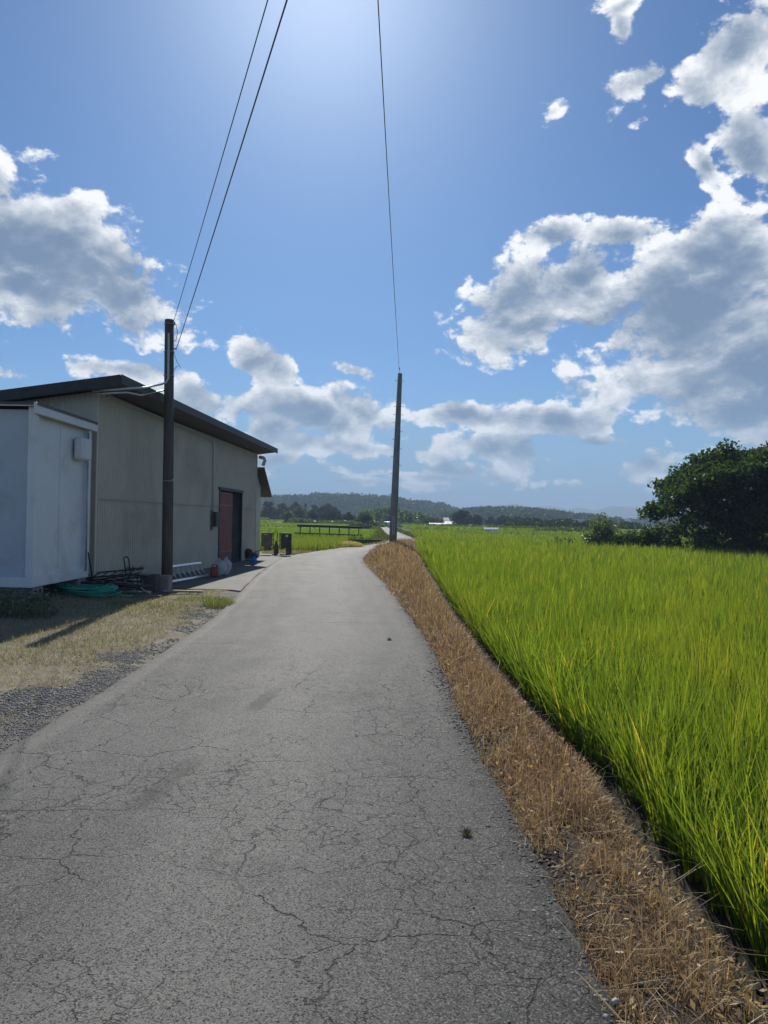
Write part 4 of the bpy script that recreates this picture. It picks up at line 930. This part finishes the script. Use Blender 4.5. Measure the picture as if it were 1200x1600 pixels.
rt_ = np.random.RandomState(12); lobes = []
for k in range(560):
    a = rt_.uniform(0, 2*math.pi); u_ = rt_.uniform(0, 1)**.55; x = 6.9*u_*math.cos(a); y = 4.6*u_*math.sin(a)
    topz = 6.30*(1-.52*(abs(x)/6.9)**3.2-.18*(y/4.6)**2)+.24*math.sin(x*1.3+y)+.15*math.sin(x*3.1); lowz = (.9 if x > -3.4 else (1.0 if x > -4.8 else 2.0)) + .5*(1-u_)
    if x < -5.6: lowz = 2.4
    z = rt_.uniform(lowz, max(lowz+.1, topz-.5)) if rt_.uniform() < .55 else max(lowz, topz-.5-rt_.uniform(0, .6))
    lobes.append(((x, y, z), rt_.uniform(.38, .85)))
V, F = lobes_to_leaves(lobes, 520, .135, 1.7, .35, .62, rt_); print('tree', len(F)); raw('crown', V, F, TREE, bt)
limb = MB(); limb.tube([(0, 0, -.3), (.05, 0, .6), (-.05, .05, 1.4), (.05, 0, 2.2)], [.42, .33, .28, .22], 14)
for k in range(26):
    (c, r_) = lobes[rt_.randint(len(lobes))]; z1 = rt_.uniform(.8, 2.1); m_ = Vector((c[0]*.45, c[1]*.45, z1+(c[2]-z1)*.65)); limb.tube([(0, 0, z1), m_, c], [.15, .09, .03], 8)
limb.build('trunk', BARK, bt, True)
def bush(name, loc, rx, ry_, h, mat, lab, cat, n=26, size=.11, per=520, seed=1, group=None):
    r2 = np.random.RandomState(seed); e_ = empty(name, loc); tag(e_, lab, cat, group); lb = []
    for k in range(n):
        a = r2.uniform(0, 6.28); u_ = math.sqrt(r2.uniform()); x = rx*u_*math.cos(a); y = ry_*u_*math.sin(a)
        lb.append(((x, y, h*(.30+.62*r2.uniform()*(1-.6*u_*u_))), h*r2.uniform(.16, .30)))
    V, F = lobes_to_leaves(lb, per, size, 1.6, .3, .85, r2); raw('foliage', V, F, mat, e_)
    st = MB()
    for k in range(8): c = lb[k][0]; st.tube([(c[0]*.2, c[1]*.2, -.1), (c[0]*.6, c[1]*.6, c[2]*.5), c], [.03, .02, .008], 6)
    st.build('stem', BARK, e_); return e_
BUSH1 = leafmat('pale_bush_leaf', [(0, (.075, .10, .05)), (.6, (.12, .155, .075)), (1, (.19, .22, .12))], trans=.4, gloss=.06)
BUSH2 = leafmat('mid_bush_leaf', [(0, (.035, .055, .025)), (.6, (.06, .09, .035)), (1, (.10, .14, .05))], trans=.4, gloss=.04)
bush('pale_bush', (13.4, 46.5, -.2), .95, .9, 2.1, BUSH1, 'pale grey green bush at the left end of the hedge row', 'bush', 26, seed=2)
bush('green_bush', (15.2, 46.0, -.2), .95, .9, 1.75, BUSH2, 'mid green bush between the pale bush and the tall shrub', 'bush', 26, seed=3)
bush('tall_shrub', (16.5, 45.0, -.2), 1.1, .9, 2.0, TREE, 'dark shrub just left of the big tree', 'shrub', 26, seed=4)
bush('low_bush', (12.1, 50.5, -.2), .7, .4, .95, BUSH2, 'tiny low bush at the edge of the rice left of the hedge', 'bush', 10, .09, 400, 6)
bush('edge_shrub', (18.6, 40.6, -.25), 2.2, .8, 1.75, BUSH2, 'leafy shrub under the left half of the big tree', 'shrub', 44, .12, 520, 7)
bush('edge_shrub', (22.8, 38.2, -.25), 2.2, .8, 1.7, TREE, 'dark shrub under the right half of the big tree', 'shrub', 40, .12, 520, 8)
bush('edge_shrub', (26.5, 36.5, -.25), 2.4, .9, 2.2, TREE, 'dark shrub farthest to the right beside the rice', 'shrub', 30, .15, 300, 9)

# mid-distance trees, each its own crown and trunk
FAR = leafmat('far_tree_leaf', [(0, (.018, .028, .014)), (.6, (.030, .045, .02)), (1, (.055, .075, .032))], trans=.3, gloss=.03)
FAR2 = leafmat('far_pale_tree_leaf', [(0, (.06, .085, .035)), (.6, (.09, .125, .05)), (1, (.13, .17, .07))], trans=.3, gloss=.03)
def far_tree(x, y, w_, h, mat, lab, seed, conic=False, zb=-.4, name='round_tree', group='trees in the left distance'):
    r2 = np.random.RandomState(seed); e_ = empty(name, (x, y, zb)); tag(e_, lab, 'tree', group); lb = []
    for k in range(30):
        a = r2.uniform(0, 6.28); v_ = r2.uniform(0.08, 1)
        env = (1-v_)**.8 if conic else math.sqrt(max(.02, 1-(2*v_-.95)**2))
        u_ = math.sqrt(r2.uniform())*env*.85; lb.append(((w_/2*u_*math.cos(a), w_/2*u_*math.sin(a), h*(.12+.80*v_)), w_*r2.uniform(.10, .20)*(.5+.5*env)))
    V, F = lobes_to_leaves(lb, 260*36/(w_*w_), max(.16, w_*.055), 1.3, .2, .9, r2); raw('crown', V, F, mat, e_)
    MB().tube([(0, 0, -.3), (0, 0, h*.5)], [w_*.035, w_*.02], 8).build('trunk', BARK, e_); return e_
def X(px, Y): return (px-600)/1180*Y
def Z(px, py, Y): return 1.6 + (812.4+.0175*(px-600)-py)/1180*Y
FT = [  # pixel span and top, distance, kind, label
    (405, 436, 783, 255, 'd', 'dark broad tree furthest left in the distance beside the shed', 0), (430, 452, 785, 262, 'd', 'dark rounded tree second from the shed in the distance', 0),
    (448, 476, 784, 285, 'd', 'wide dark tree of the left treeline behind pale crowns', 0), (470, 484, 785, 270, 'c', 'pointed dark conifer of the left treeline', 1), (484, 500, 787, 275, 'd', 'slim dark tree left of the highest left grove', 0),
    (497, 530, 787, 262, 'd', 'biggest dark tree in the left distance', 0), (450, 482, 793, 225, 'p', 'pale green rounded tree in front of the left treeline', 0), (440, 462, 799, 205, 'p', 'small pale green tree nearest the left terraces', 0),
    (478, 500, 796, 215, 'd', 'small dark tree right of the pale pair', 0), (503, 532, 796, 205, 'd', 'round dark tree below the biggest left tree', 0), (534, 556, 801, 195, 'd', 'small round dark tree left of the bamboo grove', 0),
    (556, 584, 806, 170, 'd', 'low dome shaped dark tree beside the far road', 0), (522, 540, 804, 200, 'd', 'tiny dark tree between two round trees', 0)]
for i, (x0, x1, yt, Y, kd, lab, cn) in enumerate(FT):
    far_tree(X((x0+x1)/2, Y), Y, (x1-x0)/1180*Y*1.12, Z(x0, yt, Y)+.5, FAR2 if kd == 'p' else FAR, lab, 100+i, bool(cn), name='conifer' if cn else 'round_tree')
FT2 = [(706, 738, 799, 235, 'broad dark tree right of the farmhouses', 0), (733, 756, 805, 230, 'rounded dark tree next to the greenhouse', 0), (775, 798, 806, 250, 'dark tree right of the greenhouse', 0), (758, 775, 808, 280, 'small dark tree between the greenhouse and hill', 0),
       (800, 850, 815, 200, 'low wide dark tree before the right hill', 0), (848, 896, 816, 205, 'low spreading dark tree at the end of the right hill', 0), (962, 986, 816, 330, 'small distant dome tree left of the big tree', 0), (655, 690, 814, 240, 'low dark tree left of the farmhouses', 0)]
for i, (x0, x1, yt, Y, lab, cn) in enumerate(FT2):
    far_tree(X((x0+x1)/2, Y), Y, (x1-x0)/1180*Y*1.12, Z(x0, yt, Y)+.5, FAR, lab, 200+i, bool(cn), group='trees in the distance right of the pole')

def scatter_wood(name, pts, w_, h, mat, lab, per=70, size=.9, seed=5, z=None, tall=1.0):
    """a wood that reads as one mass: many small crowns in one object"""
    r2 = np.random.RandomState(seed); P = []
    for i, (x, y, zb) in enumerate(pts):
        ww = w_*r2.uniform(.6, 1.35); hh = h*r2.uniform(.65, 1.3); n = per; d = r2.normal(size=(n, 3)); d /= np.linalg.norm(d, axis=1)[:, None]
        rad = r2.uniform(.6, 1.05, n)[:, None]; P.append(np.array([x, y, zb+hh*.55]) + d*rad*np.array([ww/2, ww/2, hh*.5*tall]))
    P = np.concatenate(P); V, F = cards(P, size*r2.uniform(.6, 1.4, len(P)), 1.2, rnd=r2); tag(raw(name, V, F, mat), lab, None, kind='stuff')
# bamboo grove beyond the far road
BAM = leafmat('bamboo_leaf', [(0, (.065, .095, .03)), (.6, (.10, .14, .045)), (1, (.15, .19, .07))], trans=.4, gloss=.04)
pts = []
for k in range(330):
    Y = rs.uniform(250, 320); px = rs.uniform(560, 694); top = np.interp(px, [560, 590, 620, 660, 694], [800, 793, 795, 802, 814]); h_ = Z(px, top, Y)+.4
    pts.append((X(px, Y), Y, -.4, h_*rs.uniform(.82, 1.03)))
P = []
for (x, y, zb, hh) in pts:
    n = 70; t_ = rs.uniform(.1, 1, n); rr_ = 1.25*(1-t_)**.5*rs.uniform(0, 1, n)+.15; a = U(0, 6.28, n); P.append(np.stack([x+rr_*np.cos(a)*1.1, y+rr_*np.sin(a), zb+hh*t_], 1))
P = np.concatenate(P); V, F = cards(P, .62*U(.6, 1.4, len(P)), 1.5); tag(raw('bamboo_grove', V, F, BAM), 'feathery green bamboo grove behind the far road', None, kind='stuff')
# scrub band below treelines
SCR = leafmat('scrub_leaf', [(0, (.05, .075, .028)), (.6, (.085, .12, .045)), (1, (.13, .16, .06))], trans=.35, gloss=.03)
pts = []
for k in range(420):
    px = rs.uniform(455, 600); Y = rs.uniform(165, 185); pts.append((X(px, Y), Y, -.3 + (.4 if px < 480 else 0)))
scatter_wood('scrub', pts, 2.0, 1.25, SCR, 'light green scrub below the left trees', 30, .42, 6)
pts = []
for k in range(700):
    px = rs.uniform(622, 945); Y = np.interp(px, [622, 700, 945], [205, 150, 108])*rs.uniform(.97, 1.06); pts.append((X(px, Y), Y, -.3))
scatter_wood('hedgerow', pts, 1.7, 1.02, SCR, 'long low hedge across the far end of the rice fields', 34, .26, 8)
pts = []
for k in range(340):
    px = rs.uniform(792, 1000); Y = rs.uniform(150, 172); pts.append((X(px, Y), Y, -.3))
scatter_wood('scrub_belt', pts, 3.0, 1.9, FAR, 'dark scrub belt in front of the right hill', 34, .42, 9)

# ------------------------------------------------------------------ farmhouses and greenhouses
def house(px, py, w_, Y, lab, roofc, wallc, hwall=2.2, hroof=1.3, d_=5.0, name='farmhouse'):
    e_ = empty(name, (X(px, Y), Y, Z(px, py, Y))); tag(e_, lab, 'house', 'farmhouses beyond the rice fields')
    MB().box((0, 0, hwall/2), (w_, d_, hwall)).build('wall', wallc, e_)
    MB().prism([(-w_/2-.4, -d_/2-.5, hwall+.002), (-w_/2-.4, d_/2+.5, hwall+.002), (-w_/2-.4, 0, hwall+hroof)], (0, 0, 0), (w_+.8, 0, 0)).build('roof', roofc, e_)
    for k in range(3): MB().box((-w_*.3+k*w_*.3, -d_/2-.03, hwall*.5), (w_*.13, .05, hwall*.42)).build('window', dark_m, e_)
whm = surf('house_plaster', (.55, .55, .53), (.62, .62, .6), 1, .8, .05); rfl = surf('pale_roof', (.36, .37, .39), (.46, .47, .48), 2, .35, .05); rfd = surf('tile_roof', (.10, .10, .11), (.16, .16, .17), 3, .6, .1)
house(682, 824, 3.6, 225, 'low farm building with pale roof left of the farmhouse group', rfl, whm, .7, .6)
house(701, 823, 4.6, 240, 'long farmhouse with pale grey roof in the farm group', rfl, whm, .8, .9)
house(689, 829, 4.6, 190, 'white roofed low barn nearest the hedge', rfl, whm, .5, .7)
house(704, 819, 5.0, 300, 'farmhouse with dark tiled roof at the back of the group', rfd, whm, 1.2, 1.4)
for i, (px, Y, lab) in enumerate([(893, 420, 'tiny white house left in the distant hamlet'), (905, 430, 'tiny white house in the middle of the distant hamlet'), (918, 440, 'tiny white house right in the distant hamlet'), (975, 520, 'tiny pale house near the big tree'), (942, 500, 'tiny pale house between hamlet and big tree')]):
    house(px, 822 if px < 930 else 819, 7.5, Y, lab, rfl if i % 2 else rfd, whm, 2.0, 1.8)
gm, gnt = new_mat('greenhouse_film'); gb = gnt.node('ShaderNodeBsdfPrincipled', {'Base Color': (.55, .58, .6, 1), 'Roughness': .25, 'Specular IOR Level': .7}); out(gnt, gb.outputs[0])
def greenhouse(px, py, w_, Y, h, lab):
    e_ = empty('greenhouse', (X(px, Y), Y, Z(px, py, Y))); tag(e_, lab, 'greenhouse', 'greenhouses'); pr = [(-w_/2, h*math.sin(a)*1.0 if False else h*math.sin(a), 0) for a in ()]
    arc = [(-w_/2, -1.2*math.cos(a), h*math.sin(a)) for a in np.linspace(0, math.pi, 13)]
    MB().prism(arc, (0, 0, 0), (w_, 0, 0)).build('film_cover', gm, e_)
    m_ = MB()
    for k in range(7): m_.tube([(-w_/2+w_*k/6, -1.22*math.cos(a), (h+.03)*math.sin(a)) for a in np.linspace(0, math.pi, 13)], .03, 5)
    m_.build('hoop', steel_m, e_)
greenhouse(767, 832, 1.9, 101, .62, 'white film tunnel in front of the far hedge'); greenhouse(603, 820, 7.0, 228, 1.0, 'low white greenhouse behind the far road left of the pole')
# a faint far utility pole
fp = empty('utility_pole', (X(627, 150), 150, -.4)); tag(fp, 'thin faint utility pole far beyond the grey pole', 'utility pole')
MB().tube([(0, 0, 0), (0, 0, 3.6)], [.08, .06], 8).build('pole_shaft', concp_m, fp)

# ------------------------------------------------------------------ hills and mountains
hill_m = surf('wooded_slope', (.03, .042, .022), (.045, .06, .03), .05, .95, .3)
WOOD = leafmat('hill_wood_leaf', [(0, (.030, .045, .022)), (.5, (.045, .065, .03)), (.85, (.065, .09, .04)), (1, (.10, .125, .055))], trans=.25, gloss=.02, patch=(.035, .05, .028), patch_scale=.02)
def ridge(name, px, py, Y0, Y1, woodlab, nt_, seed, w_=7.5, size=1.35, per=62):
    xs = np.linspace(px[0]-8, px[-1]+8, 90); tops = np.interp(xs, px, py) ; V = []; m_ = 12
    for i, p_ in enumerate(xs):
        zt = Z(p_, tops[i], Y1)-4.0
        for j in range(m_+1):
            t_ = j/m_; Y = Y0+(Y1-Y0)*t_*1.5; prof = math.sin(min(t_*1.5, 1)*math.pi/2)**1.1 if t_*1.5 <= 1 else max(0, 1-(t_*1.5-1)*1.6)
            V.append((X(p_, Y), Y, -.5 + max(0, zt+.5)*prof*(1+.10*float(fbm(p_*.03, t_*3, 1, seed)))))
    V = np.array(V); I = np.arange(89)[:, None]*(m_+1)+np.arange(m_)[None]; F = np.stack([I, I+m_+1, I+m_+2, I+1], 2).reshape(-1, 4)
    tag(raw(name, V, F, hill_m, smooth=True), kind='structure')
    pts = []; r2 = np.random.RandomState(seed)
    for k in range(nt_):
        p_ = r2.uniform(xs[0], xs[-1]); t_ = r2.uniform(0, 1.0); Y = Y0+(Y1-Y0)*t_; zt = Z(p_, np.interp(p_, px, py), Y1)-4.0
        z_ = -.5+max(0, zt+.5)*math.sin(t_*math.pi/2)**1.1; pts.append((X(p_, Y), Y, z_-1.0))
    scatter_wood('wood', pts, w_, w_*.85, WOOD, woodlab, per, size, seed+1)
ridge('hill', [395, 440, 500, 560, 610, 640, 690, 740], [781, 778, 775, 776, 779, 785, 790, 808], 560, 720, 'dense dark woods on the long hill behind the grey pole', 1500, 31)
ridge('hill', [700, 730, 760, 800, 840, 880, 905, 935, 962], [803, 797, 795, 795, 798, 802, 806, 807, 822], 430, 560, 'dense dark woods on the lower hill right of the farmhouses', 1300, 37, 6.5, 1.15)
ridge('hill', [990, 1020, 1060, 1120, 1200, 1300], [817, 808, 806, 806, 808, 806], 620, 720, 'dark woods on the far rise behind the big tree', 500, 41)
ridge('hill', [100, 200, 300, 400, 440], [790, 786, 784, 783, 800], 600, 720, 'dark woods on the rise hidden behind the shed', 500, 43)
def mountain(name, px, py, Y, seed):
    xs = np.linspace(px[0], px[-1], 260); V = []
    for i, p_ in enumerate(xs):
        z_ = Z(p_, np.interp(p_, px, py), Y); z_ += 3.2*float(fbm(p_*.05, 0*p_, 1, seed, 5))
        for j, (t_, k_) in enumerate([(-.16, 0), (-.10, .30), (-.05, .66), (-.02, .88), (0, 1), (.05, .7), (.12, 0)]):
            V.append((X(p_, Y*(1+t_)), Y*(1+t_)+25*float(fbm(p_*.06, j*1.0, 1, seed+2)), -1 + (z_+1)*k_*(1+.10*float(fbm(p_*.09, j*.7, 1, seed+1)) if 0 < j < 4 else k_)))
    V = np.array(V); I = np.arange(259)[:, None]*7+np.arange(6)[None]; F = np.stack([I, I+7, I+8, I+1], 2).reshape(-1, 4)
    tag(raw(name, V, F, surf('mountain_forest', (.045, .06, .04), (.065, .085, .055), .01, .95, .3), smooth=True), kind='structure')
mountain('mountain', [-300, 200, 500, 640, 690, 740, 780, 800, 830, 860, 890, 905, 930, 960, 1000, 1020, 1050, 1120, 1250, 1500], [800, 799, 800, 797, 793, 796, 791, 787, 792, 791, 796, 793, 797, 790, 795, 791, 794, 790, 796, 800], 2650, 3)

# ------------------------------------------------------------------ haze: the air itself
hm = bpy.data.materials.new('haze_air'); hm.use_nodes = True; hn = NT(hm.node_tree); hn.n.clear()
pv_ = hn.node('ShaderNodeVolumePrincipled', {'Color': (.56, .76, 1.0, 1), 'Density': HAZE, 'Anisotropy': 0.0})
hn.node('ShaderNodeOutputMaterial', {'Volume': pv_.outputs[0]})
hb = MB().box((0, 1620, 49.5), (7400, 4000, 102)).build('haze', hm); tag(hb, kind='stuff'); hb['label'] = 'pale blue summer haze over the fields and hills'
